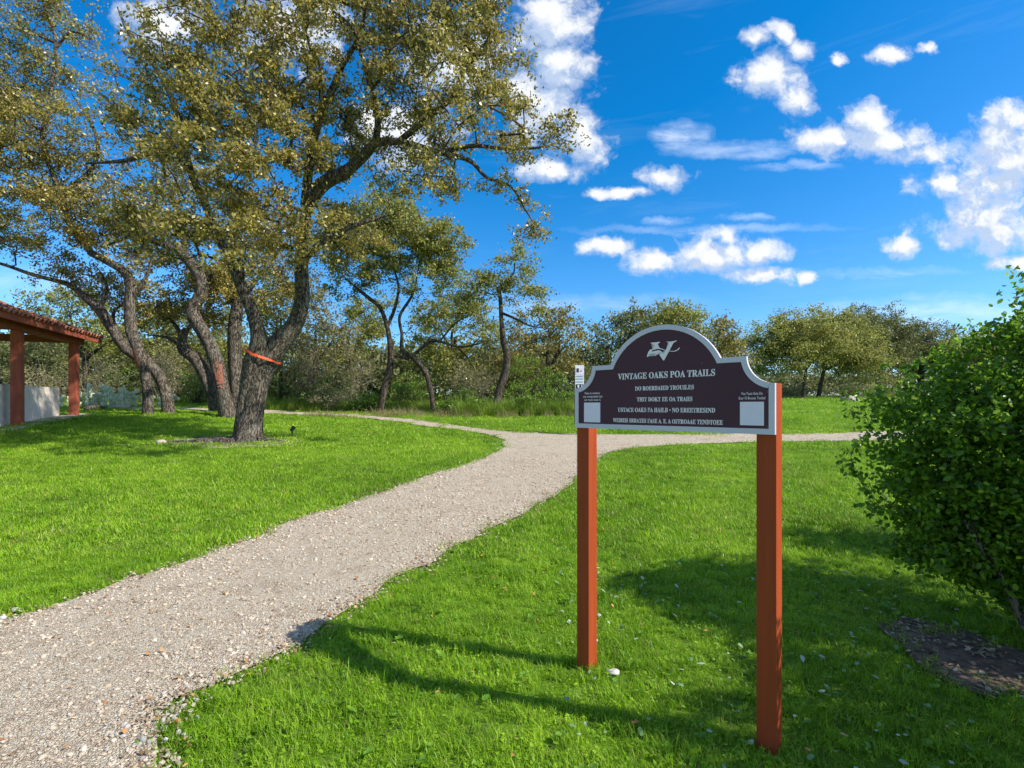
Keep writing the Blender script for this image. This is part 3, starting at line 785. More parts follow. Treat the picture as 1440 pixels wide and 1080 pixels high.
def solid(name, poly, off0, off1, mat, parent, kind=None, bevel=0):
    """extrude a board-plane polygon between two offsets in front of the posts"""
    n = len(poly)
    vs = [bp(u, z, off0) for u, z in poly] + [bp(u, z, off1) for u, z in poly]
    fs = [tuple(range(n)), tuple(range(2 * n - 1, n - 1, -1))] + [(i, (i + 1) % n, (i + 1) % n + n, i + n) for i in range(n)]
    gq = Geo(); gq.add(vs, fs); me = gq.mesh(name)
    bm = bmesh.new(); bm.from_mesh(me); bmesh.ops.recalc_face_normals(bm, faces=bm.faces[:])
    bmesh.ops.triangulate(bm, faces=[f for f in bm.faces if len(f.verts) > 4]); bm.to_mesh(me); bm.free()
    o = link(name, me, mat, parent)
    return o
outer, inner = outline(0.0), outline(0.028)
solid('backing_board', outer, 0.002, 0.016, M['border'], sign)
solid('face_panel', inner, 0.0165, 0.0185, M['board'], sign)
# raised border: ring between the outlines
n = len(outer); assert len(inner) == n
vs = [bp(u, z, .0165) for u, z in outer] + [bp(u, z, .0225) for u, z in outer] + [bp(u, z, .0225) for u, z in inner] + [bp(u, z, .0165) for u, z in inner]
fs = []
for i in range(n):
    j = (i + 1) % n
    for a in range(4):
        b = (a + 1) % 4
        fs.append((a * n + i, a * n + j, b * n + j, b * n + i))
gq = Geo(); gq.add(vs, fs); link('border', gq.mesh('border'), M['border'], sign)

def mathbold(s):
    o = ''
    for ch in s:
        o += chr(0x1D400 + ord(ch) - 65) if 'A' <= ch <= 'Z' else (chr(0x1D41A + ord(ch) - 97) if 'a' <= ch <= 'z' else ch)
    return o
def text_mesh(s, extr=0.0, bold=0.0):
    cu = bpy.data.curves.new('txt', 'FONT'); cu.body = s; cu.size = 1; cu.extrude = extr; cu.offset = bold; cu.resolution_u = 3
    o = bpy.data.objects.new('txt', cu); COL.objects.link(o)
    dg = bpy.context.evaluated_depsgraph_get(); dg.update()
    me = bpy.data.meshes.new_from_object(o.evaluated_get(dg))
    bpy.data.objects.remove(o); bpy.data.curves.remove(cu)
    return me
def put_text(name, s, pl, pr, cap_px, mat=None, serif=True, bold=0.012):
    """text between two baseline pixels; cap height in px at its left end"""
    me = text_mesh(mathbold(s) if serif else s, 0, bold)
    V = np.zeros(len(me.vertices) * 3, np.float32); me.vertices.foreach_get('co', V); V = V.reshape(-1, 3)
    ua, za = plane_uv(*pl, .0195); ub, zb_ = plane_uv(*pr, .0195)
    zc_ = plane_uv(pl[0], pl[1] - cap_px, .0195)[1]
    x0, x1 = V[:, 0].min(), V[:, 0].max(); capm = max(V[:, 1].max(), .5)
    U = ua + (V[:, 0] - x0) / (x1 - x0) * (ub - ua)
    Zb = (za + zb_) / 2
    Z = Zb + V[:, 1] / capm * (zc_ - za)
    P = np.array(SP)[None] + U[:, None] * np.array(sd)[None] - .0195 * np.array(sb)[None]; P[:, 2] = Z
    me.vertices.foreach_set('co', P.astype(np.float32).ravel()); me.name = name; me.materials.clear()
    bm = bmesh.new(); bm.from_mesh(me)
    ext = bmesh.ops.extrude_face_region(bm, geom=bm.faces[:])
    vv = [e for e in ext['geom'] if isinstance(e, bmesh.types.BMVert)]
    bmesh.ops.translate(bm, verts=vv, vec=sb * 0.0012)
    bmesh.ops.recalc_face_normals(bm, faces=bm.faces[:]); bm.to_mesh(me); bm.free(); me.update()
    return link(name, me, mat or M['letter'], sign)
put_text('title_lettering', 'VINTAGE OAKS POA TRAILS', (868.9, 533.6), (1005.6, 528.6), 8.4)
put_text('rule_lettering', 'DO ROERBAIED TROUILES', (893, 549), (975.7, 547.6), 5.8)
put_text('rule_lettering', 'THIT DOKT EE OA TRAIIS', (895.6, 564.4), (973.6, 564), 5.8)
put_text('rule_lettering', 'USTACE OAKS FA HAILB \u2022 NO EREETRESIND', (869, 579.1), (1005.6, 580.1), 5.8)
put_text('rule_lettering', 'WEIREH SRRATES FASE A. E. A OFFROAAE TENDTOEE', (862, 594), (1016.4, 596.6), 5.6)
for s, a, b in (('Pase is centice', (822.4, 554.3), (843.5, 554.3)), ('sca compositat ion', (820.2, 559.0), (847, 559.0)), ('set reout issue C', (821.6, 563.6), (845, 563.6))):
    put_text('small_lettering', s, a, b, 3.0, M['screw'] if 0 else M['letter'], False, .0)
for s, a, b in (('Vise Tuust Aots Do', (1042.2, 555.2), (1072.5, 555.2)), ('Enar O Brooes Tocktd', (1039, 561.4), (1076, 561.8))):
    put_text('small_lettering', s, a, b, 3.8, M['letter'], False, .0)
for x0, y0, x1, y1 in ((821.3, 566.1, 844, 593.8), (1040.6, 565, 1074.2, 598.2)):
    ua, za = plane_uv(x0, y0, .02); ub, zb_ = plane_uv(x1, y1, .02); za = plane_uv((x0 + x1) / 2, y0, .02)[1]; zb_ = plane_uv((x0 + x1) / 2, y1, .02)[1]
    solid('sticker_panel', [(ua, zb_), (ub, zb_), (ub, za), (ua, za)], .0187, .0200, M['sticker'], sign)
# emblem: winged V
def L2p(pts): return [plane_uv(900 + x / 20.57, 470 + y / 20.57, .02) for x, y in pts]
def stroke(pts, w0, w1):
    P = np.array(pts, float); n = len(P); T = np.gradient(P, axis=0); T /= np.linalg.norm(T, axis=1)[:, None]; N = np.stack([-T[:, 1], T[:, 0]], -1)
    w = np.linspace(w0, w1, n)[:, None] / 2
    return [tuple(q) for q in P + N * w] + [tuple(q) for q in (P - N * w)[::-1]]
emb = [
    [(775, 205), (830, 218), (930, 212), (1000, 195), (1050, 180), (1062, 196), (1040, 212), (985, 235), (945, 290), (850, 480), (770, 620), (695, 760), (672, 758), (610, 660), (545, 565), (590, 505), (640, 545), (680, 565), (745, 470), (820, 320), (838, 270), (818, 238), (780, 225)],
    [(308, 250), (330, 240), (400, 240), (490, 232), (560, 218), (580, 232), (560, 255), (515, 275), (530, 335), (585, 418), (480, 428), (365, 462), (372, 420), (430, 345), (390, 290), (322, 270)],
    [(362, 440), (300, 440), (240, 520), (203, 640), (225, 662), (246, 640), (265, 580), (325, 548), (345, 560), (308, 600), (320, 617), (362, 605), (405, 556), (440, 552), (468, 560), (428, 605), (445, 621), (482, 603), (530, 545), (575, 512), (640, 552), (655, 530), (600, 482), (540, 466), (440, 482), (335, 510), (350, 480)],
    stroke([(560, 412), (640, 432), (700, 452), (750, 475)], 26, 16),
    stroke([(835, 482), (920, 495), (1010, 490), (1080, 460), (1120, 425), (1145, 392)], 14, 30)]
ge = None
bm = bmesh.new()
for k, pl in enumerate(emb):
    q = L2p(pl); o0 = .0190; o1 = .0212 + .0003 * k
    a = [bm.verts.new(bp(u, z, o0)) for u, z in q]; b = [bm.verts.new(bp(u, z, o1)) for u, z in q]; m_ = len(q)
    bm.faces.new(b); 
    for i in range(m_): bm.faces.new((a[i], a[(i + 1) % m_], b[(i + 1) % m_], b[i]))
bmesh.ops.triangulate(bm, faces=[f for f in bm.faces if len(f.verts) > 4]); bmesh.ops.recalc_face_normals(bm, faces=bm.faces[:])
me = bpy.data.meshes.new('emblem'); bm.to_mesh(me); bm.free()
o = link('emblem', me, M['letter'], sign); o['label'] = 'white V shaped emblem with a swash at the top of the board'
for px, py in ((1079.5, 551), (1079, 600), (987, 511)):
    u, z = plane_uv(px, py, .02); bm = bmesh.new(); bmesh.ops.create_cone(bm, cap_ends=True, segments=12, radius1=.0035, radius2=.003, depth=.002)
    me = bpy.data.meshes.new('screw'); 
    q = (-sb).to_track_quat('Z', 'Y').to_matrix().to_4x4(); q.translation = bp(u, z, .0195); bmesh.ops.transform(bm, matrix=q, verts=bm.verts); bm.to_mesh(me); bm.free()
    link('screw', me, M['screw'], sign)

# ------------------------------------------------------------------ pet waste station far behind the sign
D = 14.0
wb = Vector(((815 - CX) / F * D, D, 0)); wb.z = float(terrain(wb.x, wb.y))
ws = empty('waste_station', wb, 'narrow white notice plate on dark post behind left end of the trail sign', 'notice post')
gq = Geo(); gq.box(wb + UP * .95, (.05, .05, 1.9)); link('post', gq.mesh('station_post', .004), M['black'], ws)
def wpl(x0, y0, x1, y1, off, mat, name, t=.006):
    a = at(x0, y0, D - off); b = at(x1, y1, D - off); gq = Geo(); gq.box((a + b) / 2, (abs(b.x - a.x), t, abs(a.z - b.z))); return link(name, gq.mesh(name), mat, ws)
wpl(808.7, 513.5, 821.2, 549, .035, M['white'], 'notice_plate')
wpl(809.8, 516.5, 820.6, 527.0, .040, M['sticker'], 'plate_panel')
wpl(811.0, 518.0, 814.0, 523.5, .045, M['black'], 'walker_symbol')
wpl(816.0, 521.2, 818.2, 522.2, .045, M['black'], 'dog_symbol')
for y in (528.6, 532.2, 536.4): wpl(809.8, y, 820.4, y + .7, .045, plain('print_grey', (.2, .28, .33)), 'printed_line')
wpl(809.8, 540.3, 820.6, 546.3, .040, M['black'], 'symbol_band')
wpl(812.2, 541.2, 814.4, 545, .045, M['white'], 'band_symbol'); wpl(817.4, 541.2, 818.6, 545, .045, M['white'], 'band_symbol')
wpl(808.0, 565, 823, 596, .08, M['black'], 'bag_dispenser', .1)

# ------------------------------------------------------------------ trees
def leaves_mesh(name, C, size, tintg=None, seed=0, droop=0.25, hexa=False):
    r = np.random.default_rng(seed); n = len(C)
    a = r.normal(size=(n, 3)); a[:, 2] -= droop; a /= np.linalg.norm(a, axis=1)[:, None]
    b = r.normal(size=(n, 3)); b -= a * (a * b).sum(1)[:, None]; b /= np.linalg.norm(b, axis=1)[:, None]
    c = np.cross(a, b)
    s = (size * r.uniform(.65, 1.3, n))[:, None]
    w = s * .27; k = .12
    if not hexa:
        V = np.stack([C - a * s * .5, C + b * w + c * s * k, C + a * s * .5, C - b * w + c * s * k], 1); nv = 4
        Fc = (np.arange(n)[:, None] * 4 + np.arange(4)[None])
    else:
        w = s * .30
        V = np.stack([C - a * s * .5, C - a * s * .15 + b * w + c * s * k, C + a * s * .28 + b * w * .85 + c * s * k * .8, C + a * s * .5, C + a * s * .28 - b * w * .85 + c * s * k * .8, C - a * s * .15 - b * w + c * s * k], 1); nv = 6
        q = np.arange(n)[:, None] * 6
        Fc = np.concatenate([q + [0, 1, 2, 3], q + [0, 3, 4, 5]], 0)
    g_ = tintg if tintg is not None else r.random(n)
    tint = np.repeat(np.stack([r.random(n), g_, r.random(n)], -1), nv, 0)
    return np_mesh(name, V.reshape(-1, 3), Fc, tint)

def ell_targets(ells, per, seed):
    """ells: (px,py,rx,ry,D,rd[,weight]) -> points inside"""
    r = np.random.default_rng(seed); out = []
    for e in ells:
        px, py, rx, ry, D, rd = e[:6]; w = e[6] if len(e) > 6 else 1
        c = at(px, py, D); k = D / F; n = max(3, int(per * w * rx * ry * k * k * (.5 + .5 * rd)))
        d = r.normal(size=(n, 3)); d /= np.linalg.norm(d, axis=1)[:, None]
        d *= (r.random(n) ** .42)[:, None]
        out.append(np.array(c)[None] + d * np.array([rx * k, rd, ry * k])[None])
    return np.vstack(out)

def grow(limbs, T, seed, tip=0.007, wig=.10):
    """connect every target to the nearest bit of branch; returns tube lines"""
    r = np.random.default_rng(seed)
    maxn = len(T) * 7 + sum(len(l[0]) for l in limbs) + 10
    N = np.zeros((maxn, 3)); par = np.full(maxn, -1); rad = np.zeros(maxn); cnt = 0; trunkmin = np.zeros(maxn)
    for P, Rr in limbs:
        for i in range(len(P)):
            N[cnt] = P[i]; par[cnt] = cnt - 1 if i else -1; trunkmin[cnt] = Rr[i]; cnt += 1
    fixed = cnt
    usable = trunkmin[:fixed] < 1e9
    # skip low trunk as an attachment place
    zlow = N[:fixed, 2].min() + 0.38 * (N[:fixed, 2].max() - N[:fixed, 2].min())
    ok = np.zeros(maxn, bool); ok[:fixed] = N[:fixed, 2] > zlow
    if not ok.any(): ok[:fixed] = True
    d0 = np.array([np.min(np.linalg.norm(N[:fixed][ok[:fixed]] - t, axis=1)) for t in T])
    chains = []
    for ti in np.argsort(d0):
        t = T[ti]; d = N[:cnt] - t; dist = np.sqrt((d * d).sum(1)); dist[~ok[:cnt]] += 50
        dist = dist + .25 * np.maximum(0, N[:cnt, 2] - t[2])
        j = int(np.argmin(dist)); L = np.linalg.norm(t - N[j])
        if L < .02: continue
        k = int(min(6, max(2, L / .35)))
        side = r.normal(size=3) * L * .16; side[2] += L * .10
        prev = j; ch = [j]
        for i in range(1, k + 1):
            s = i / k; p = N[j] * (1 - s) + t * s + side * math.sin(math.pi * s) + (r.normal(size=3) * wig * L / k if i < k else 0)
            N[cnt] = p; par[cnt] = prev; ok[cnt] = True; prev = cnt; ch.append(cnt); cnt += 1
        chains.append(ch)
    area = np.zeros(cnt); e = 2.25
    haschild = np.zeros(cnt, bool); haschild[par[fixed:cnt][par[fixed:cnt] >= 0]] = True
    for i in range(cnt - 1, fixed - 1, -1):
        if area[i] == 0: area[i] = tip ** e
        area[par[i]] += area[i]
    rad = area ** (1 / e)
    lines = []
    for ch in chains:
        ids = np.array(ch); rr = rad[ids].copy(); rr[0] = min(rr[1] * 1.15, rr[0]) if ids[0] >= fixed else rr[1] * 1.2
        if ids[0] < fixed: rr[0] = min(rr[0], max(trunkmin[ids[0]] * .8, .01)); rr[1:] = np.minimum(rr[1:], rr[0])
        rr = np.minimum.accumulate(np.maximum(rr, tip * .7))
        lines.append((N[ids], rr, 3 if rr[0] < .025 else 5, 0, 0, 0))
    return lines

def twiggy(T, per, spread, seed):
    """leaf positions: every target carries a few short sprays"""
    r = np.random.default_rng(seed); n = len(T); pos = []
    w = np.clip(r.gamma(3.0, 1 / 3.0, n), .25, 2.4)
    cnt = np.maximum(4, (per * w).astype(int))
    idx = np.repeat(np.arange(n), cnt)
    ns = 5
    dirs = r.normal(size=(n, ns, 3)); dirs[:, :, 2] *= .55; dirs /= np.linalg.norm(dirs, axis=2)[:, :, None]
    pick = r.integers(0, ns, len(idx)); t = r.random(len(idx)) ** .75
    base = T[idx] + dirs[idx, pick] * (t * spread * 1.5)[:, None]
    return base + r.normal(0, 1, (len(idx), 3)) * (spread * .27) * np.array([1, 1, .75]), idx

def limb_world(pts):
    """pts: (px,py,rpx,D)"""
    return [at(a, b, D) for a, b, _, D in pts], [r_ * D / F for _, _, r_, D in pts]

TREE_BASES = {}
def oak(name, label, cat, trunk, limbs, ells, per, leaves, lsize, spread, mat, bark, seed, group=None, fur=.0, near=False, sides=14, tip=.010):
    tp, tr = limb_world(trunk); tr = [q * (.61 if near else .84) for q in tr]
    base = tp[0].copy(); gz = float(terrain(base.x, base.y)); tp[0].z = gz - .12
    root = empty(name, (base.x, base.y, gz), label, cat, group)
    P, Rr = smooth_line(tp, tr, max(.10, tr[0] * .45)); skel = [(P, Rr)]
    link('trunk', tubes_mesh('trunk', [(P, Rr, sides, .07, fur, seed)]), M[bark], root)
    for L in limbs:
        lp, lr = limb_world(L); lr = [q * (.74 - .22 * i / len(lr)) for i, q in enumerate(lr)]; lr[-1] *= .4
        P, Rr = smooth_line(lp, lr, max(.12, lr[0] * .6)); skel.append((P, Rr))
        link('limb', tubes_mesh('limb', [(P, Rr, max(8, sides - 4), .07, fur * .8, seed + 3)]), M[bark], root)
    T = ell_targets(ells, per * (3.6 if near else 4.0), seed); leaves = int(leaves * (1.9 if near else 2.1))
    tz = terrain(T[:, 0], T[:, 1]); T = T[T[:, 2] > tz + .7]
    lines = grow(skel, T, seed, tip)
    b = link('branches', tubes_mesh('branches', lines), M['twig'], root); b['kind'] = 'stuff'
    C, ix = twiggy(T, leaves, spread, seed + 1)
    r = np.random.default_rng(seed + 5)
    cg = np.clip(r.normal(.35, .28, len(T)), 0, 1)[ix]
    c = link('crown', leaves_mesh('crown', C, lsize, cg, seed + 2), M[mat], root); c['kind'] = 'stuff'
    return root

# the great oak with the split trunk and orange tape
D = 13.0
t1_trunk = [(348, 623, 38, D), (351, 604, 30, D), (354, 588, 25, D), (358, 570, 22, D), (366, 532, 22, D), (380, 500, 24, D), (398, 476, 22, D), (415, 455, 18, D), (425, 420, 15.5, D), (424, 372, 14, D), (427, 320, 12.5, 12.9), (436, 278, 11.5, 12.8)]
t1_limbs = [
    [(339, 622, 15, 13.05), (341, 590, 13, 13), (346, 550, 13, 13), (354, 510, 15, 12.9), (364, 480, 15, 12.9), (356, 442, 13, 13), (340, 405, 12, 13), (324, 365, 11, 13), (305, 330, 9.5, 13.1), (290, 290, 8.5, 13.2), (268, 240, 7.5, 13.4), (255, 185, 7, 13.5), (238, 130, 6, 13.6), (205, 75, 6, 13.7), (182, 48, 5, 13.7), (165, 10, 4, 13.8)],
    [(436, 280, 14, 12.8), (455, 258, 13, 12.7), (490, 238, 11, 12.6), (515, 215, 10, 12.5), (530, 201, 8.5, 12.4), (565, 200, 7, 12.3), (620, 215, 6, 12.1), (660, 226, 5, 12), (685, 250, 4, 11.9), (718, 262, 3, 11.8), (742, 300, 2, 11.7), (756, 322, 1.2, 11.7)],
    [(430, 290, 10, 12.9), (434, 240, 8, 12.8), (446, 180, 7, 12.6), (478, 100, 6, 12.4), (505, 50, 5, 12.2), (520, -20, 4, 12)],
    [(528, 203, 7, 12.4), (530, 160, 6, 12.2), (508, 75, 5, 12), (494, 38, 4, 12), (455, 5, 3, 12)],
    [(560, 200, 6, 12.3), (590, 175, 5.5, 12.2), (632, 140, 5, 12.1), (655, 95, 4, 12), (690, 60, 3, 11.9), (700, 10, 2, 11.8)],
    [(618, 215, 5, 12.1), (665, 205, 4, 12), (720, 210, 3, 11.9), (770, 205, 2, 11.8), (800, 190, 1.2, 11.8)],
    [(300, 320, 9, 13.1), (275, 330, 7, 12.8), (235, 318, 6, 12.6), (190, 330, 5, 12.4), (150, 345, 3, 12.3)],
    [(262, 220, 7, 13.5), (225, 210, 6, 13.6), (180, 225, 5, 13.7), (120, 230, 4, 13.8)],
    [(424, 365, 8, 13), (470, 330, 6, 13.3), (520, 310, 4, 13.6), (560, 300, 2.5, 13.9)],
]
t1_ells = [(640, 60, 95, 85, 12.2, 1.6), (555, 150, 110, 62, 12.5, 1.5), (690, 165, 85, 42, 12, 1.2), (595, 240, 75, 32, 12.4, 1.0), (745, 205, 62, 26, 11.8, .8, .8),
           (752, 318, 20, 24, 11.7, .4, 1.0), (728, 268, 26, 22, 11.8, .5, .8), (710, 85, 42, 55, 12, 1.0, .6), (520, 50, 90, 70, 12.4, 1.6), (455, 190, 85, 60, 12.8, 1.6), (400, 60, 80, 65, 13.2, 1.8, .9),
           (370, 170, 95, 70, 13, 1.8), (300, 100, 100, 75, 13.5, 1.8), (325, 250, 90, 58, 13, 1.8), (235, 175, 75, 55, 13.6, 1.5), (480, 330, 66, 46, 13.6, 1.2), (400, 320, 75, 48, 13.2, 1.6),
           (270, 320, 75, 42, 12.6, 1.5), (195, 60, 35, 50, 13.8, 1.0, .5), (660, 275, 42, 14, 12, .6, .7), (180, 325, 55, 25, 12.4, 1.0), (640, -40, 120, 60, 12.2, 1.6), (440, -40, 160, 50, 12.8, 1.8),
           (790, 200, 26, 18, 11.8, .5, .5), (600, 215, 80, 30, 9.6, 1.0, .55), (690, 150, 60, 45, 9.6, 1.1, .55), (640, 90, 70, 50, 9.6, 1.1, .55), (560, 270, 50, 22, 9.8, .9, .5), (780, 165, 32, 22, 11, .6, .5), (350, 360, 50, 28, 12.3, 1.0, .7)]
t1_ells = [(e[0], e[1], e[2], e[3], e[4] + (-.3 if e[0] > 530 else (.8 if e[0] > 440 and e[1] > 100 else (-2.3 if e[0] < 430 else -.7))), e[5] * (.9 if e[0] > 440 else 1.15)) + tuple(e[6:]) for e in t1_ells]
t1_limbs = [[(q[0], q[1], q[2], q[3] - (.2 if L[-1][0] > 530 else 0.8) * i / len(L)) for i, q in enumerate(L)] for L in t1_limbs]
t1 = oak('oak_tree', 'large split trunk live oak with orange tape round its trunk', 'tree', t1_trunk, t1_limbs, t1_ells, 7.4, 66, .082, .255, 'oak_leaf', 'bark', 11, fur=.022, sides=30, near=True)

# orange tape: a slack band round the split trunk
def band(cx, cy, rpx_x, D, y_left, y_right, hpx, parent, name, mat):
    k = D / F; n = 40; c = at(cx, cy, D); vs = []; fs = []
    rx = rpx_x * k; ry = rx * .95
    for i in range(n):
        a = 2 * math.pi * i / n; x = math.cos(a)
        zz = H - (y_left + (y_right - y_left) * (x + 1) / 2 - YH) / F * D
        hh = hpx * k / 2 * (1 - .45 * (x + 1) / 2 + .15 * math.sin(a * 5))
        for dz, q in ((-hh, 1.0), (hh, 1.0), (hh, 1.02), (-hh, 1.02)):
            vs.append((c.x + rx * x * q, c.y + ry * math.sin(a) * q, zz + dz))
    for i in range(n):
        j = (i + 1) % n
        for a in range(4): fs.append((i * 4 + a, j * 4 + a, j * 4 + (a + 1) % 4, i * 4 + (a + 1) % 4))
    gq = Geo(); gq.add(vs, fs); return link(name, gq.mesh(name), mat, parent)
def wrap_tape(tree, cx, cy, D, y_left, y_right, hpx, name, mat):
    vs = []
    for ch in tree.children:
        if ch.name.split('.')[0] in ('trunk', 'limb'):
            a = np.zeros(len(ch.data.vertices) * 3, np.float32); ch.data.vertices.foreach_get('co', a); vs.append(a.reshape(-1, 3))
    V = np.vstack(vs).astype(float); c = at(cx, cy, D)
    xl, xr = at(cx - 30, cy, D).x, at(cx + 30, cy, D).x; zl, zr = at(cx, y_left, D).z, at(cx, y_right, D).z
    zp = lambda x: zl + (zr - zl) * (x - xl) / (xr - xl)
    k = (np.abs(V[:, 2] - zp(V[:, 0])) < .14) & (np.abs(V[:, 0] - c.x) < .85) & (np.abs(V[:, 1] - c.y) < .85)
    P = V[k][:, :2]
    ang = np.linspace(0, 2 * math.pi, 73)[:-1]; dv = np.stack([np.cos(ang), np.sin(ang)], -1)
    sup = P[np.argmax(P @ dv.T, axis=0)] + dv * .012          # points of the hull, pushed just clear of the bark
    k_ = D / F; vs = []; fs = []; n = len(sup)
    for i, (x, y) in enumerate(sup):
        hh = hpx * k_ / 2 * (1 - .35 * (x - xl) / (xr - xl)); d = dv[i] * .006
        for q, dz in ((0, -hh), (0, hh), (1, hh), (1, -hh)): vs.append((x + d[0] * q, y + d[1] * q, zp(x) + dz + .012 * math.sin(i * .9)))
    for i in range(n):
        j = (i + 1) % n
        for a in range(4): fs.append((i * 4 + a, j * 4 + a, j * 4 + (a + 1) % 4, i * 4 + (a + 1) % 4))
    gq = Geo(); gq.add(vs, fs); return link(name, gq.mesh(name), mat)
tp_ = wrap_tape(t1, 368, 500, 13.0, 487, 513, 4.2, 'marking_tape', M['orange'])
tag(tp_, 'slanting bright orange tape tied round the great oak trunk', 'tape')
# surface roots and fallen sticks at its foot
roots = []
b0 = t1.location
for k, (ang, L) in enumerate(((200, 2.6), (185, 1.8), (225, 1.5), (-20, 1.3), (250, .9), (-60, .8), (170, 2.0))):
    a = R(ang); pts = []; rr = []
    for i in range(7):
        s = i / 6; x = b0.x + math.cos(a) * (.35 + L * s) + .12 * math.sin(i * 1.7 + k); y = b0.y + math.sin(a) * (.35 + L * s) * .8 + .1 * math.cos(i * 2.1 + k)
        pts.append((x, y, float(terrain(x, y)) + .02 * (1 - s) - .012)); rr.append(.10 * (1 - s) ** 1.3 + .014)
    P, Q = smooth_line(pts, rr, .12); roots.append((P, Q, 9, .12, .05, k))
link('surface_roots', tubes_mesh('surface_roots', roots), M['bark'], t1)

def mark(tree, pts, ang0, ang1, mat, name='paint_mark'):
    """thin orange patch lying on a stem; pts px list with radius and D"""
    lp, lr = limb_world(pts); P, Q = smooth_line(lp, [x * .86 * 1.03 for x in lr], .05); v, f = tube_arrays(P, Q, 20, .03)
    v = v.reshape(len(P), 20, 3); a = np.arange(20) / 20 * 360
    cen = P[:, None]; dd = v - cen; az = np.degrees(np.arctan2(dd[:, :, 1], dd[:, :, 0])) % 360
    keep = (az[:-1] > ang0) & (az[:-1] < ang1)
    edge = np.abs(np.linspace(-1, 1, len(P) - 1))[:, None] + rng.normal(0, .28, keep.shape) + np.abs(((az[:-1] - ang0) / (ang1 - ang0)) - .5) * .9
    keep &= edge < .95
    f = f.reshape(len(P) - 1, 20, 4)[keep]
    return link(name, np_mesh(name, v.reshape(-1, 3), f, smooth=True), mat, tree)

# oaks of the grove behind it
def Dg(px, py): return ground(px, py).y
D2 = Dg(320, 587)
t2 = oak('oak_tree', 'leaning oak just left of the great oak with a kinked bare trunk', 'tree',
    [(322, 588, 13, D2), (313, 550, 11.5, D2), (303, 505, 11, D2), (290, 475, 11, D2), (274, 447, 11, D2), (272, 432, 9, D2), (284, 412, 9, D2), (281, 390, 9, D2), (268, 370, 9, D2), (250, 350, 9, D2)],
    [[(250, 352, 8, D2), (225, 342, 7, D2), (195, 332, 6, D2), (165, 322, 4, D2)], [(262, 362, 6, D2), (256, 320, 5.5, D2), (240, 270, 4.5, D2), (225, 220, 3, D2)], [(283, 400, 5, D2), (310, 370, 4, D2 + .5), (330, 340, 3, D2 + 1)]],
    [(200, 300, 75, 45, D2, 1.6), (240, 240, 60, 42, D2, 1.5), (160, 340, 55, 26, D2, 1.2), (310, 400, 45, 38, D2 + 1, 1.2), (260, 385, 35, 25, D2 + .5, 1.0), (350, 330, 60, 40, D2 + 1.5, 1.5, .7)],
    5.0, 62, .10, .36, 'oak_leaf', 'bark', 21, 'oaks of the grove beside the pavilion')
mark(t2, [(308, 526, 11.2, D2), (303, 505, 11, D2), (311, 540, 11.5, D2)][1:0:-1] + [(313, 550, 11.5, D2)] if 0 else [(303, 508, 11, D2), (308, 528, 11.2, D2), (313, 549, 11.5, D2)], 275, 350, M['orange_paint'])
D3 = Dg(330, 585) + .5
t3 = oak('oak_tree', 'upright dark oak standing directly behind the great oak', 'tree',
    [(331, 586, 12, D3), (332, 550, 10, D3), (330, 505, 11, D3), (330, 465, 11, D3), (334, 430, 9, D3), (338, 390, 7, D3)], [[(333, 440, 6, D3), (355, 400, 5, D3), (385, 370, 4, D3)], [(336, 400, 5, D3), (320, 360, 4, D3), (300, 330, 3, D3)]],
    [(350, 390, 50, 35, D3, 1.5), (300, 400, 40, 32, D3 + .5, 1.3), (390, 400, 40, 40, D3 + .5, 1.3), (340, 320, 60, 40, D3, 1.5, .8)], 4.5, 60, .10, .36, 'oak_leaf', 'bark', 22, 'oaks of the grove beside the pavilion')
D4 = Dg(305, 580)
oak('oak_tree', 'dark S curved oak trunk between the leaning oak and the forked pair', 'tree',
    [(303, 580, 9, D4), (298, 555, 9, D4), (289, 530, 10.5, D4), (275, 505, 10, D4), (259, 492, 9, D4), (256, 476, 7, D4), (262, 462, 5, D4)], [[(257, 478, 5, D4), (245, 455, 4, D4), (225, 440, 3, D4)], [(260, 468, 4, D4), (275, 450, 3.5, D4), (295, 440, 2.5, D4)], [(257, 490, 3.5, D4), (235, 475, 3, D4), (200, 470, 2, D4)]],
    [(260, 430, 45, 24, D4, 1.3), (225, 445, 38, 22, D4, 1.2), (290, 445, 30, 20, D4, 1.0), (205, 415, 40, 26, D4 + .5, 1.2)], 5, 55, .11, .36, 'oak_leaf', 'bark', 23, 'oaks of the grove beside the pavilion')
D5 = Dg(208, 583)
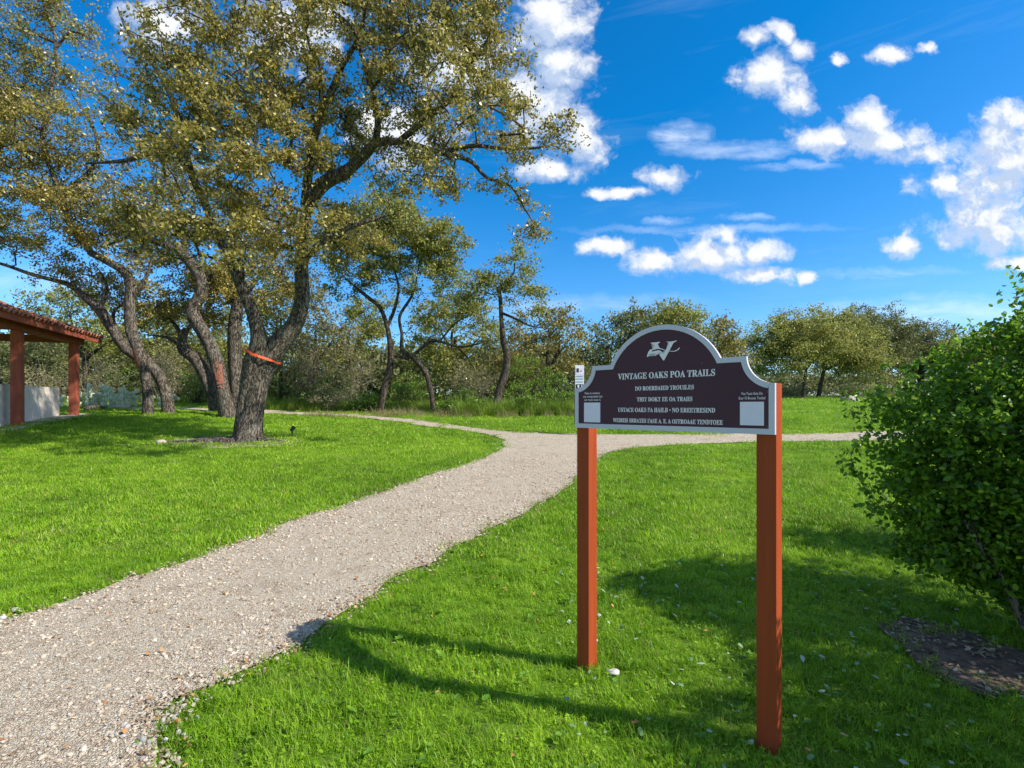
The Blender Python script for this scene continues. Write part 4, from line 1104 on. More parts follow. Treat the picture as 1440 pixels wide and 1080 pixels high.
t5 = oak('oak_tree', 'tall pale oak right of the pavilion with reddish scar on its trunk', 'tree',
    [(208, 584, 9.5, D5), (208, 560, 8, D5), (204, 525, 8, D5), (196, 495, 8.5, D5), (185, 465, 8.5, D5), (182, 430, 7.5, D5), (183, 397, 7.5, D5), (172, 380, 7, D5), (150, 367, 6.5, D5), (127, 355, 6, D5)],
    [[(130, 357, 6, D5), (100, 320, 5.5, D5), (85, 270, 5, D5), (60, 200, 4.5, D5), (70, 140, 4, D5), (78, 60, 3.5, D5), (60, 5, 3, D5)], [(85, 275, 4.5, D5), (130, 235, 4, D5), (135, 190, 3.5, D5), (100, 130, 3, D5)],
     [(76, 70, 3, D5), (100, 45, 2.6, D5), (130, 55, 2, D5)], [(64, 190, 3.5, D5), (30, 165, 3, D5), (-20, 150, 2.5, D5)], [(182, 425, 4, D5), (205, 390, 3.5, D5), (215, 360, 3, D5)], [(78, 60, 3, D5), (40, 45, 2.5, D5), (0, 38, 2, D5)]],
    [(55, 200, 90, 55, D5, 1.9, 1.25), (35, 270, 75, 42, D5, 1.6, 1.2), (20, 90, 60, 55, D5, 1.8, 1.5), (60, 15, 80, 36, D5, 1.5, 1.3), (120, 300, 65, 38, D5, 1.6), (150, 170, 55, 45, D5, 1.3, .55), (120, 60, 35, 16, D5, .8, .5), (60, 330, 60, 22, D5 - .5, 1.2, .9),
     (205, 370, 35, 28, D5, 1.2), (0, 150, 60, 60, D5, 1.6), (130, 240, 60, 34, D5, 1.3, .8), (100, 100, 60, 26, D5, 1.0, .35)], 3.9, 54, .10, .36, 'oak_leaf', 'bark', 24, 'oaks of the grove beside the pavilion')
mark(t5, [(194, 491, 8.6, D5), (199, 508, 8.3, D5), (203, 522, 8.1, D5)], 210, 330, M['orange_paint'])
D6 = Dg(237, 581)
oak('oak_tree', 'low leaning oak behind the tall pale oak, its limb reaching over the pavilion', 'tree',
    [(237, 581, 10.5, D6), (234, 558, 9, D6), (224, 530, 9, D6), (206, 508, 9.5, D6), (178, 490, 9, D6), (158, 462, 8, D6), (140, 435, 8, D6), (120, 418, 7, D6)],
    [[(122, 420, 6.5, D6), (100, 402, 5.5, D6), (80, 395, 5, D6), (45, 386, 4, D6), (5, 372, 3.5, D6), (-40, 360, 3, D6)], [(140, 436, 5, D6), (150, 405, 4, D6), (140, 380, 3, D6)], [(165, 475, 4, D6), (160, 440, 3, D6 + 1), (185, 420, 2.5, D6 + 1)]],
    [(20, 350, 60, 16, D6, 1.2, .8), (110, 390, 60, 18, D6, 1.4, .8), (160, 410, 45, 26, D6 + 1, 1.2), (-20, 320, 50, 40, D6, 1.4), (75, 365, 40, 14, D6, 1.0, .7)], 4.6, 50, .10, .36, 'oak_leaf', 'bark', 25, 'oaks of the grove beside the pavilion')

D7 = Dg(535, 570) if 0 else 20.5
oak('oak_tree', 'twin stemmed oak with golden domed crown in the middle of the wood edge', 'tree',
    [(533, 572, 4.92, D7), (541, 545, 5.74, D7), (549, 512, 5.74, D7), (548, 480, 4.10, D7), (543, 455, 3.69, D7), (534, 432, 3.69, D7), (520, 420, 3.28, D7), (505, 408, 2.46, D7)],
    [[(609, 576, 4.92, D7 + .1), (606, 550, 4.92, D7), (597, 522, 4.92, D7), (580, 503, 4.92, D7), (566, 492, 4.92, D7), (565, 470, 3.69, D7), (562, 445, 3.69, D7), (577, 420, 3.28, D7), (583, 405, 2.87, D7), (590, 370, 2.46, D7)],
     [(545, 460, 3.28, D7), (556, 430, 3.28, D7), (560, 400, 2.46, D7), (548, 360, 2.05, D7)], [(580, 500, 3.28, D7), (610, 480, 2.87, D7), (650, 488, 2.30, D7), (690, 478, 1.64, D7)], [(640, 486, 2.13, D7), (655, 500, 1.64, D7), (668, 520, 0.98, D7)], [(575, 505, 3.28, D7), (556, 500, 3.28, D7), (549, 500, 3.28, D7)],
     [(620, 478, 1.97, D7), (640, 455, 1.64, D7), (662, 442, 1.23, D7)], [(508, 410, 2.46, D7), (490, 395, 2.05, D7), (480, 385, 1.64, D7)]],
    [(560, 330, 62, 40, D7, 1.8), (600, 350, 48, 46, D7, 1.6), (525, 370, 45, 38, D7, 1.6), (625, 395, 28, 28, D7, 1.2, .8), (560, 295, 45, 24, D7, 1.4), (480, 400, 30, 25, D7, 1.0, .6), (585, 400, 50, 18, D7, 1.2, .6), (500, 318, 46, 34, D7, 1.6), (462, 350, 36, 34, D7, 1.4), (622, 345, 32, 36, D7, 1.4), (545, 300, 60, 26, D7 + .6, 1.6)], 4.2, 66, .115, .38, 'oak_leaf_far', 'bark_far', 31, tip=.009)
oak('oak_tree', 'slim lone oak with a single bent stem and thin ragged crown', 'tree',
    [(696, 575, 7, 20), (701, 552, 6, 20), (710, 525, 6.5, 20), (713, 500, 6, 20), (708, 480, 5, 20), (705, 450, 3.8, 20), (704, 425, 3.5, 20), (702, 408, 3, 20)],
    [[(702, 410, 2.6, 20), (712, 395, 2.2, 20), (722, 385, 1.8, 20), (725, 365, 1.4, 20), (735, 350, 1, 20)], [(705, 440, 2.8, 20), (725, 448, 2.4, 20), (745, 458, 2, 20), (770, 462, 1.4, 20)], [(702, 410, 2.2, 20), (690, 395, 1.6, 20), (670, 392, 1.2, 20)]],
    [(725, 375, 26, 24, 20, .9, 1.4), (700, 392, 40, 20, 20, 1.0, 1.4), (668, 405, 38, 20, 20, .8, 1.4), (745, 415, 38, 16, 20, .8, 1.4), (660, 428, 36, 16, 20, .8, 1.0), (735, 352, 16, 13, 20, .5, 1.4), (755, 438, 30, 10, 20, .5, 1.0), (640, 405, 24, 26, 20.5, .8, 1.0)], 5, 40, .105, .34, 'oak_leaf_far', 'bark_far', 32, tip=.008)

# trees of the wood edge, generic builder
def wood_tree(name, label, cat, px, D, crowns, trunk_r, mat, seed, leaves=46, lsize=.14, per=2.6, spread=.46, lean=0, group='trees along the wood edge', cat2=None):
    gz = float(terrain((px - CX) / F * D, D)); by = YH - (gz - H) * F / D
    r = np.random.default_rng(seed)
    cy = sum(c[1] for c in crowns) / len(crowns)
    top = min(c[1] for c in crowns)
    trunk = [(px, by, trunk_r, D), (px + lean * .3, by * .75 + cy * .25, trunk_r * .85, D), (px + lean * .7, by * .45 + cy * .55, trunk_r * .75, D), (px + lean, cy, trunk_r * .5, D)]
    limbs = []
    for c in crowns:
        j = (by * .45 + cy * .55); x0 = px + lean * .7
        limbs.append([(x0, j, trunk_r * .55, D), ((x0 + c[0]) / 2 + r.normal(0, 5), (j + c[1]) / 2 - 4, trunk_r * .42, (D + c[4]) / 2), (c[0], c[1], trunk_r * .22, c[4])])
    return oak(name, label, cat, trunk, limbs, crowns, per, leaves, lsize, spread, mat, 'bark_far', seed, group, sides=8, tip=.010)
WT = [
 ('oak_tree', 'olive oak filling the fork of the great oak', 395, 24, [(395, 425, 42, 34, 24, 1.8), (375, 460, 30, 28, 24, 1.6), (420, 455, 26, 30, 24.5, 1.6)], 4, 'oak_leaf_far', 0),
 ('oak_tree', 'yellow green oak crown rising just behind the pavilion roof corner', 120, 27, [(95, 430, 45, 26, 27, 2), (140, 445, 45, 34, 27, 2), (165, 475, 40, 25, 26.5, 1.8), (80, 470, 45, 26, 27.5, 2)], 6, 'oak_leaf_far', 0),
 ('oak_tree', 'greyish tree seen between the two pavilion posts', 50, 31, [(40, 505, 45, 26, 31, 2.2), (75, 500, 35, 30, 31, 2), (0, 505, 45, 30, 31, 2)], 5, 'oak_leaf_cool', 0),
 ('oak_tree', 'oak thicket behind the forked grove oaks', 225, 29, [(215, 480, 50, 30, 29, 2), (180, 510, 40, 26, 29, 1.8), (240, 450, 50, 32, 29, 2)], 5, 'oak_leaf_far', 0),
 ('oak_tree', 'yellowish oak filling the space left of the great oak trunk', 290, 30, [(300, 470, 45, 40, 30, 2), (270, 505, 35, 30, 30, 2), (335, 500, 35, 30, 29, 2)], 5, 'oak_leaf_far', 0),
 ('elm_tree', 'thin pale feathery tree right behind the great oak trunk', 440, 25, [(445, 430, 38, 38, 25, 1.8, .8), (470, 470, 40, 32, 25, 1.8, .8), (420, 490, 30, 30, 25, 1.5, .8)], 4, 'brush_leaf', 4),
 ('oak_tree', 'olive oak behind the left stem of the twin oak', 490, 29, [(500, 470, 42, 36, 29, 2), (475, 510, 40, 25, 28.5, 1.8), (520, 440, 40, 30, 29, 2)], 5, 'oak_leaf_far', 0),
 ('oak_tree', 'wide low oak between the twin oak and the slim lone oak', 640, 28, [(610, 450, 48, 34, 28, 2), (650, 430, 45, 40, 28, 2), (680, 470, 36, 28, 28, 2), (620, 500, 48, 26, 27.5, 1.8), (650, 520, 45, 22, 27, 1.5, .8)], 6, 'oak_leaf_far', 0),
 ('oak_tree', 'golden brown oak right of the slim lone oak', 770, 25, [(775, 450, 42, 24, 25, 1.8), (800, 480, 28, 34, 25, 1.8), (750, 490, 36, 30, 25, 1.8), (790, 520, 34, 25, 24.5, 1.6)], 5, 'oak_leaf_brown', 0),
 ('oak_tree', 'rust tinged oak close behind the slim lone oak stem', 728, 29, [(725, 480, 35, 34, 29, 1.8), (700, 510, 35, 26, 29, 1.8), (745, 520, 35, 26, 29, 1.8)], 5, 'oak_leaf_brown', 0),
 ('oak_tree', 'dark blue green tree left of the sign arch', 855, 34, [(862, 470, 30, 24, 34, 2.2, .8), (850, 500, 34, 26, 34, 2.2), (890, 455, 32, 22, 34, 2, .8), (830, 520, 30, 26, 33, 2)], 5, 'oak_leaf_cool', 0),
 ('oak_tree', 'tall olive oak standing above the top of the sign arch', 935, 35, [(930, 455, 38, 30, 35, 2.2), (965, 460, 38, 30, 35, 2.2), (900, 480, 38, 32, 35, 2.2), (950, 500, 60, 30, 35, 2.4)], 6, 'oak_leaf_far', 0),
 ('oak_tree', 'golden oak behind the right shoulder of the sign', 1015, 36, [(1005, 475, 38, 24, 36, 2.2), (1025, 500, 36, 28, 36, 2.2), (985, 510, 40, 30, 36, 2.2)], 6, 'oak_leaf_brown', 0),
 ('oak_tree', 'broad umbrella shaped oak in the right field, nearest the sign', 1128, 43, [(1085, 480, 38, 24, 43, 2.5), (1125, 470, 45, 24, 43, 2.8), (1165, 485, 45, 26, 42.5, 2.8), (1105, 505, 45, 20, 42, 2.5), (1065, 505, 26, 22, 43, 2.2)], 3.2, 'oak_leaf_far', 8),
 ('oak_tree', 'golden wide crowned oak right of the umbrella shaped oak', 1150, 45, [(1190, 490, 45, 30, 45, 2.8), (1215, 510, 34, 25, 44.5, 2.5), (1170, 460, 40, 20, 46, 2.5), (1140, 500, 35, 20, 45, 2)], 3.6, 'oak_leaf_far', 12),
 ('oak_tree', 'taller grey green oak rising behind the field oaks', 1235, 52, [(1225, 452, 36, 18, 52, 2.8, .8), (1262, 465, 36, 16, 52, 2.8, .8), (1200, 470, 34, 20, 52, 2.8), (1240, 495, 44, 28, 52, 3)], 6, 'oak_leaf_cool', 0),
 ('oak_tree', 'grey green tree just left of the big bush in the distance', 1295, 54, [(1300, 478, 34, 20, 54, 2.8, .8), (1275, 500, 34, 24, 54, 2.8), (1320, 505, 36, 26, 54, 3)], 6, 'oak_leaf_cool', 0),
 ('oak_tree', 'distant oak hidden behind the big bush', 1380, 50, [(1370, 500, 45, 28, 50, 3), (1420, 500, 45, 30, 50, 3)], 6, 'oak_leaf_far', 0),
]
for k, (nm, lab, px, D, cr, tr_, mt, lean) in enumerate(WT):
    far = D > 33
    if D > 40: cr = [(c[0], c[1] - 2, c[2] * 1.15, c[3] * 1.22) + tuple(c[4:]) for c in cr]
    wood_tree(nm, lab, 'tree', px, D, cr, tr_, mt, 100 + k, leaves=44 if not far else 40, lsize=.145 if not far else .19, per=2.5 if not far else 2.1, spread=.48 if not far else .62, lean=lean,
              group='oaks in the right field' if px > 1040 else 'trees along the wood edge')

# ------------------------------------------------------------------ shrubs, brush and weeds of the understory
def shrub(label, px, D, wpx, hpx, mat, seed, n=26, leaves=60, lsize=.09, twigs='twig', name='shrub', group='shrubs of the understory'):
    x = (px - CX) / F * D; gz = float(terrain(x, D)); k = D / F
    root = empty(name, (x, D, gz), label, 'shrub', group)
    r = np.random.default_rng(seed)
    w = wpx * k / 2; h = hpx * k
    d = r.normal(size=(n, 3)); d /= np.linalg.norm(d, axis=1)[:, None]; d *= (r.random(n) ** .4)[:, None]
    T = np.array([x, D, gz + h * .52])[None] + d * np.array([w, w * .8, h * .48])[None]
    T = T[T[:, 2] > gz + .08]
    lines = []
    for t in T:
        b = np.array([x + r.normal(0, w * .15), D + r.normal(0, w * .15), gz - .05]); m_ = b * .45 + t * .55 + r.normal(0, .12 * h, 3) * np.array([1, 1, .3]); m_[2] = (b[2] + t[2]) / 2 + .05
        P, Q = smooth_line([b, m_, t], [.016, .010, .004], h / 5); lines.append((P, Q, 3, 0, 0, 0))
        for q in range(3):
            e = t + r.normal(0, .22 * h, 3); P, Q = smooth_line([m_ * .4 + t * .6, (t + e) / 2, e], [.008, .005, .003], h / 4); lines.append((P, Q, 3, 0, 0, 0))
    s = link('stems', tubes_mesh('stems', lines), M[twigs], root); s['kind'] = 'stuff'
    C, ix = twiggy(T, leaves, max(.16, w * .28), seed); C = C[C[:, 2] > terrain(C[:, 0], C[:, 1])]
    c = link('foliage', leaves_mesh('foliage', C, lsize, None, seed), M[mat], root); c['kind'] = 'stuff'
    return root
SH = [
 ('bright yellow green shrub in the weeds left of the sign', 790, 19.8, 62, 48, 'shrub_leaf'), ('fresh green shrub in the weeds just right of the slim lone oak', 735, 19.4, 50, 30, 'shrub_leaf'),
 ('dark low shrub at the wood edge left of the slim lone oak', 675, 19.6, 42, 26, 'shrub_leaf'), ('small dark shrub at the foot of the right twin stem', 635, 20.0, 40, 24, 'shrub_leaf'),
 ('low tan scrub between the great oak and the twin oak', 465, 21.8, 60, 32, 'brush_leaf'), ('low green scrub at the left twin stem foot', 512, 21.2, 50, 28, 'shrub_leaf'),
 ('grey green shrub behind the low stucco wall at the left edge', 20, 24, 90, 50, 'brush_leaf'), ('loose pale shrub seen between the pavilion posts', 70, 25, 80, 60, 'brush_leaf'),
 ('bushy pale shrub right of the second pavilion post', 135, 25, 70, 70, 'brush_leaf'), ('green shrub behind the cactus bed', 175, 26, 70, 55, 'shrub_leaf'),
 ('feathery olive shrub between the tall pale oak and the S curved oak', 240, 25, 70, 80, 'brush_leaf'), ('green shrub behind the S curved oak foot', 275, 24, 60, 50, 'shrub_leaf'),
 ('light brush left of the great oak trunk', 300, 26, 60, 70, 'brush_leaf'), ('bright green leafy shrub right of the great oak trunk', 400, 23.5, 70, 60, 'shrub_leaf'),
 ('tangled tan brush behind the bright leafy shrub', 430, 24, 80, 110, 'brush_leaf'), ('dark green shrub at the left foot of the twin oak', 470, 23, 70, 50, 'shrub_leaf'),
 ('tall tan brush left of the twin oak', 490, 24, 70, 90, 'brush_leaf'), ('deep green shrub between the stems of the twin oak', 565, 22.5, 60, 45, 'shrub_leaf'),
 ('green shrub right of the left twin stem', 590, 24, 70, 60, 'shrub_leaf'), ('low dark green shrub right of the twin oak', 650, 21, 55, 36, 'shrub_leaf'),
 ('tan and green brush left of the slim lone oak', 660, 23.5, 80, 75, 'brush_leaf'), ('leafy green shrub at the foot of the slim lone oak', 725, 21.5, 60, 45, 'shrub_leaf'),
 ('tall fresh green shrub right of the slim lone oak', 745, 22.5, 60, 80, 'shrub_leaf'), ('dark shrub left of the sign behind the weeds', 810, 24, 60, 70, 'oak_leaf_cool'),
 ('green shrub left of the golden brown oak foot', 780, 21.5, 50, 55, 'shrub_leaf'), ('shrub at the foot of the dark blue green tree', 845, 28, 70, 60, 'oak_leaf_cool'),
 ('low brush under the umbrella shaped oak', 1110, 47, 60, 18, 'brush_leaf'), ('low dark brush behind the field boulder', 1185, 47, 70, 20, 'oak_leaf_cool'),
 ('brush at the right end of the field', 1250, 48, 90, 24, 'brush_leaf'), ('low brush at the field edge right of the sign post', 1080, 46, 50, 18, 'oak_leaf_cool')]
for k, (lab, px, D, w, h, mt) in enumerate(SH):
    tall = h > 60
    shrub(lab, px, D, w, h, mt, 300 + k, n=40 if h > 60 else 28, leaves=46, lsize=.085 if D < 30 else .15, twigs='brush_twig' if mt == 'brush_leaf' else 'twig')

# far wood beyond the field and the understory: one mass
r = np.random.default_rng(77)
pts = []
for _ in range(1500):
    px = r.uniform(-120, 1560); D = r.uniform(58, 75) if px > 830 else r.uniform(33, 42)
    x = (px - CX) / F * D; gz = float(terrain(x, D)); hh = r.uniform(.2, 3.0) * (1.0 if px > 830 else 1.25)
    pts.append((x, D, gz + hh))
T = np.array(pts); C, ix = twiggy(T, 75, .9, 78); C = C[C[:, 2] > terrain(C[:, 0], C[:, 1])]
o = link('distant_woodland', leaves_mesh('distant_woodland', C, .34, None, 79), M['oak_leaf_cool'])
tag(o, 'dim far wood closing the view behind all the trees', 'woodland', kind='stuff')

# tall weeds and grass at the wood edge
weed_src = [blade_clump('tall_weed_%d' % k, 60, .28, .35, .85, .016, .55, 200 + k, 3) for k in range(5)]
wp_ = []
for (x0, x1, yb, dd, n, s) in ((640, 845, 19.0, 2.4, 900, 1.0), (360, 660, 21.5, 3.0, 900, .8), (-40, 360, 24.5, 3.5, 700, .7)):
    px = rng.uniform(x0, x1, n); D = yb + rng.random(n) ** 1.3 * dd; wp_.append(np.stack([(px - CX) / F * D, D, np.full(n, s)], -1))
wp_ = np.vstack(wp_); n = len(wp_)
wp_ = wp_[~inside(PATH, wp_[:, 0], wp_[:, 1])]; n = len(wp_)
scatter('tall_weeds', np.column_stack([wp_[:, :2], terrain(wp_[:, 0], wp_[:, 1])]), wp_[:, 2] * rng.uniform(.35, 1.0, n), np.stack([rng.normal(0, .12, n), rng.normal(0, .12, n), rng.random(n) * 6.28], -1),
        rng.integers(0, 5, n), weed_src, M['weeds'], 'tall bright green weeds along the foot of the wood edge', 'weeds')
dry_src = [blade_clump('dry_tuft_%d' % k, 40, .2, .2, .5, .010, .7, 240 + k, 3) for k in range(4)]
px = rng.uniform(430, 1320, 620); D = np.where(px < 840, rng.uniform(18.4, 20.6, 620), rng.uniform(42, 50, 620))
X = (px - CX) / F * D; k = ~inside(PATH, X, D); X, D = X[k], D[k]; n = len(X)
scatter('dry_grass_fringe', np.column_stack([X, D, terrain(X, D)]), rng.uniform(.4, 1.0, n), np.stack([rng.normal(0, .15, n), rng.normal(0, .15, n), rng.random(n) * 6.28], -1),
        rng.integers(0, 4, n), dry_src, M['dry_grass'], 'straw coloured dry grass fringing the wood edge and the far field', 'dry grass')

# ------------------------------------------------------------------ big bush at the right
bc = Vector((4.15, 3.75, 0))
bush = empty('bush', (3.95, 3.45, 0), 'big glossy dark green bush filling the right side beside the sign', 'bush')
r = np.random.default_rng(5)
stems = []; skel = []
for k, (dx, dy, hx, hy, hz) in enumerate(((0, 0, -.55, -.1, 1.5), (.15, .1, .3, .2, 2.0), (-.1, .15, -.6, .5, 1.3), (.2, -.05, .7, -.3, 1.7), (.05, .2, .1, .8, 1.8), (.1, -.1, .0, -.6, 1.5), (.25, .05, 1.0, .4, 1.6), (-.05, 0, -.75, .15, .95))):
    b = np.array([3.98 + dx, 3.42 + dy, -.05]); e = b + np.array([hx, hy, hz]); m1 = b * .7 + e * .3 + r.normal(0, .06, 3); m2 = b * .35 + e * .65 + r.normal(0, .07, 3); m1[2] -= .05
    P, Q = smooth_line([b, m1, m2, e], [.038, .030, .02, .01], .1); skel.append((P, Q)); stems.append((P, Q, 8, .08, 0, k))
for P, Q, a, b_, c_, d_ in stems: link('stem', tubes_mesh('stem', [(P, Q, a, b_, c_, d_)]), M['bark'], bush)
ELL = [  # world ellipsoids (x,y,z, rx,ry,rz, weight)
    (3.95, 3.80, 1.55, .85, .75, .62, 1.0), (3.58, 3.95, 1.22, .58, .55, .46, 1.0), (3.45, 4.15, 1.60, .50, .5, .34, .9), (4.3, 3.7, 2.05, .75, .7, .42, 1.0), (4.9, 3.6, 1.7, .9, .8, .8, .7),
    (3.55, 3.75, .78, .50, .45, .38, .9), (3.85, 3.65, 1.0, .5, .5, .5, .8), (4.6, 4.2, 1.6, .9, .7, .9, .6), (4.3, 2.9, 1.6, .75, .7, .55, .8), (5.0, 2.7, 1.6, .9, .8, .8, .6), (4.15, 3.45, .80, .5, .4, .35, .5), (4.25, 3.95, 2.30, .36, .4, .20, .6),
    (3.75, 3.75, .48, .42, .40, .28, .8), (4.2, 3.75, .6, .5, .5, .35, .8), (3.75, 2.35, 1.5, .72, .55, .55, .8), (4.3, 1.9, 1.5, .8, .6, .6, .6), (3.5, 1.85, 1.6, .6, .5, .65, .9), (3.0, 1.75, 1.0, .5, .4, .6, .8), (4.1, 3.6, .42, .5, .45, .25, .9), (3.6, 3.85, .55, .4, .35, .3, .8), (3.35, 4.0, .95, .45, .4, .35, .9), (3.85, 3.7, .34, .34, .3, .2, .9), (3.3, 3.95, .68, .35, .35, .25, .9)]
T = []
for x, y, z, a, b, c, w in ELL:
    n = int(265 * w * (a * b * c) ** .6); d = r.normal(size=(n, 3)); d /= np.linalg.norm(d, axis=1)[:, None]; d *= (r.random(n) ** .33)[:, None]
    T.append(np.array([x, y, z]) + d * np.array([a, b, c]))
T = np.vstack(T); T = T[(T[:, 2] > .13) & ((T[:, 1] > 2.9) | (T[:, 0] > T[:, 1] * 1.011 + .28))]
# thin shoots standing above the outline
shoots = [(2.72, 4.0, 1.42), (2.78, 4.1, 1.15), (2.85, 3.95, .92), (3.05, 3.9, .62), (2.95, 4.2, 1.8), (3.25, 3.9, 1.98), (3.45, 3.85, 2.2), (3.7, 3.75, 2.28), (3.88, 3.85, 2.48), (3.02, 3.6, .55), (3.95, 3.62, 2.30), (4.05, 3.7, 2.42), (3.72, 3.8, 2.20), (3.62, 3.75, 2.12), (3.35, 4.0, 2.10), (3.2, 4.05, 1.98), (4.0, 3.95, 2.60), (4.1, 3.8, 2.52), (3.86, 3.75, 2.34), (2.95, 4.05, 1.72)]
T = np.vstack([T, np.array(shoots)])
lines = grow(skel, T, 9, .0028, .12)
b = link('branches', tubes_mesh('branches', lines), M['twig'], bush); b['kind'] = 'stuff'
# leaves set in short sprays along twig ends
n = len(T); per = 52
dirs = r.normal(size=(n, 4, 3)); dirs[:, :, 2] += .25; dirs /= np.linalg.norm(dirs, axis=2)[:, :, None]
idx = np.repeat(np.arange(n), per); pk = r.integers(0, 4, n * per); t = r.random(n * per)
C = T[idx] + dirs[idx, pk] * (t * .20)[:, None] + r.normal(0, .028, (n * per, 3))
C = C[C[:, 2] > .1]
# clearly visible leaves on the camera side become parts
camd = np.linalg.norm(C - np.array([0, 0, H]), axis=1); pxx = CX + F * C[:, 0] / C[:, 1]
score = camd + r.random(len(C)) * .35 + np.where((pxx > 1435) | (C[:, 1] < 1), 10, 0)
pick = np.argsort(score)[:290]; rest = np.setdiff1d(np.arange(len(C)), pick)
clump = np.clip(r.normal(.3, .3, n), 0, 1)
c = link('foliage', leaves_mesh('foliage', C[rest], .044, None, 12, .0, True), M['bush_leaf'], bush); c['kind'] = 'stuff'
lm = []
for k in range(4):
    lm.append(leaves_mesh('bush_leaf_%d' % k, np.zeros((1, 3)), .046, None, 60 + k * 3, .0, True)); lm[-1].materials.append(M['bush_leaf'])
for k in pick:
    o = bpy.data.objects.new('leaf', lm[int(k) % 4]); COL.objects.link(o); o.parent = bush
    o.location = Vector(C[k]) - bush.location; o.rotation_euler = tuple(r.random(3) * 6.28)
# second bush out of frame further along, casting the far band of shade
def shade_bush(loc, rad, label, seed):
    root = empty('bush', (loc[0], loc[1], float(terrain(*loc[:2]))), label, 'bush')
    r = np.random.default_rng(seed); n = 150; d = r.normal(size=(n, 3)); d /= np.linalg.norm(d, axis=1)[:, None]; d *= (r.random(n) ** .35)[:, None]
    T = np.array([loc[0], loc[1], root.location.z + rad[2] * 1.05 + .25]) + d * np.array(rad)
    P, Q = smooth_line([(loc[0], loc[1], root.location.z - .05), (loc[0] + .05, loc[1], root.location.z + rad[2] * .6), (loc[0], loc[1], root.location.z + rad[2])], [.06, .045, .02], .1)
    link('stem', tubes_mesh('stem', [(P, Q, 8, .05, 0, 0)]), M['bark'], root)
    b = link('branches', tubes_mesh('branches', grow([(P, Q)], T, seed, .004)), M['twig'], root); b['kind'] = 'stuff'
    C, ix = twiggy(T, 60, .22, seed); c = link('foliage', leaves_mesh('foliage', C, .07, None, seed), M['bush_leaf'], root); c['kind'] = 'stuff'
shade_bush((6.45, 5.1, 0), (.75, .38, 1.4), 'bush out of view to the right whose shade bands the lawn', 501)

# ------------------------------------------------------------------ pavilion at the left
p1 = Vector(((24.5 - CX) / F * 14, 14.0, 0)); p2 = Vector(((104 - CX) / F * 17, 17.0, 0))
pd = (p2 - p1).normalized(); pn = Vector((pd.y, -pd.x, 0))        # pn points out to the right
pav = empty('pavilion', (*p1[:2], float(terrain(p1.x, p1.y))), 'open pavilion with red timber posts and clay tile roof at the left edge', 'pavilion')
ax = (pd, pn, UP); ZB = 3.79
sp_ = (p2 - p1).length
for k in (-1, 0, 1):
    c = p1 + pd * (sp_ * k); gz = float(terrain(c.x, c.y)); gq = Geo(); gq.box(c + UP * ((gz - .05 + ZB) / 2), (.22, .22, ZB - gz + .05), ax)
    link('post', gq.mesh('pavilion_post', .012), M['redwood'], pav)
    c2 = c - pn * 4.2; gq = Geo(); gq.box(c2 + UP * ((gz - .05 + ZB) / 2), (.22, .22, ZB - gz + .05), ax); link('post', gq.mesh('pavilion_post', .012), M['redwood'], pav)
def pbox(name, s0, s1, o0, o1, z0, z1, mat, bev=.006):
    c = p1 + pd * ((s0 + s1) / 2) + pn * ((o0 + o1) / 2) + UP * ((z0 + z1) / 2); gq = Geo(); gq.box(c, (s1 - s0, o1 - o0, z1 - z0), ax); return link(name, gq.mesh(name, bev), mat, pav)
pbox('beam', -5.2, sp_ + .35, -.15, .15, ZB, ZB + .26, M['redwood'])
pbox('beam', -5.2, sp_ + .35, -4.35, -4.05, ZB, ZB + .26, M['redwood'])
pbox('cross_beam', sp_ - .12, sp_ + .12, -4.05, -.15, ZB + .02, ZB + .24, M['redwood'])
pbox('cross_beam', -.12, .12, -4.05, -.15, ZB + .02, ZB + .24, M['redwood'])
EO = .52; S0, S1 = -5.4, sp_ + .68
pbox('fascia', S0, S1, EO - .03, EO + .01, ZB + .10, ZB + .27, M['redwood'])
slope = math.tan(R(20))
for k, s in enumerate(np.arange(S0 + .1, S1, .6)):           # rafters under the roof
    gq = Geo(); a = p1 + pd * s + pn * (EO - .04) + UP * (ZB + .16); b = p1 + pd * s - pn * 2.1 + UP * (ZB + .16 + slope * (2.1 + EO - .04))
    m_ = (a + b) / 2; dirv = (b - a).normalized(); gq.box(m_ + UP * .04, ((b - a).length, .06, .14), (dirv, pd, dirv.cross(pd) * -1)); link('rafter', gq.mesh('rafter'), M['redwood'], pav)
# roof deck, two slopes
def roofpt(s, t, side, lift=0): # t metres in from the eave
    o = EO - t if side > 0 else -4.2 - EO + t
    return p1 + pd * s + pn * o + UP * (ZB + .27 + slope * t + lift)
RT = 2.62
for side in (1, -1):
    vs = [roofpt(s, t, side, l) for l in (0, -.03) for s, t in ((S0, 0), (S1, 0), (S1, RT), (S0, RT))]
    gq = Geo(); gq.add(vs, [(0, 1, 2, 3), (7, 6, 5, 4), (0, 4, 5, 1), (1, 5, 6, 2), (2, 6, 7, 3), (3, 7, 4, 0)]); link('roof_deck', gq.mesh('roof_deck'), M['redwood'], pav)
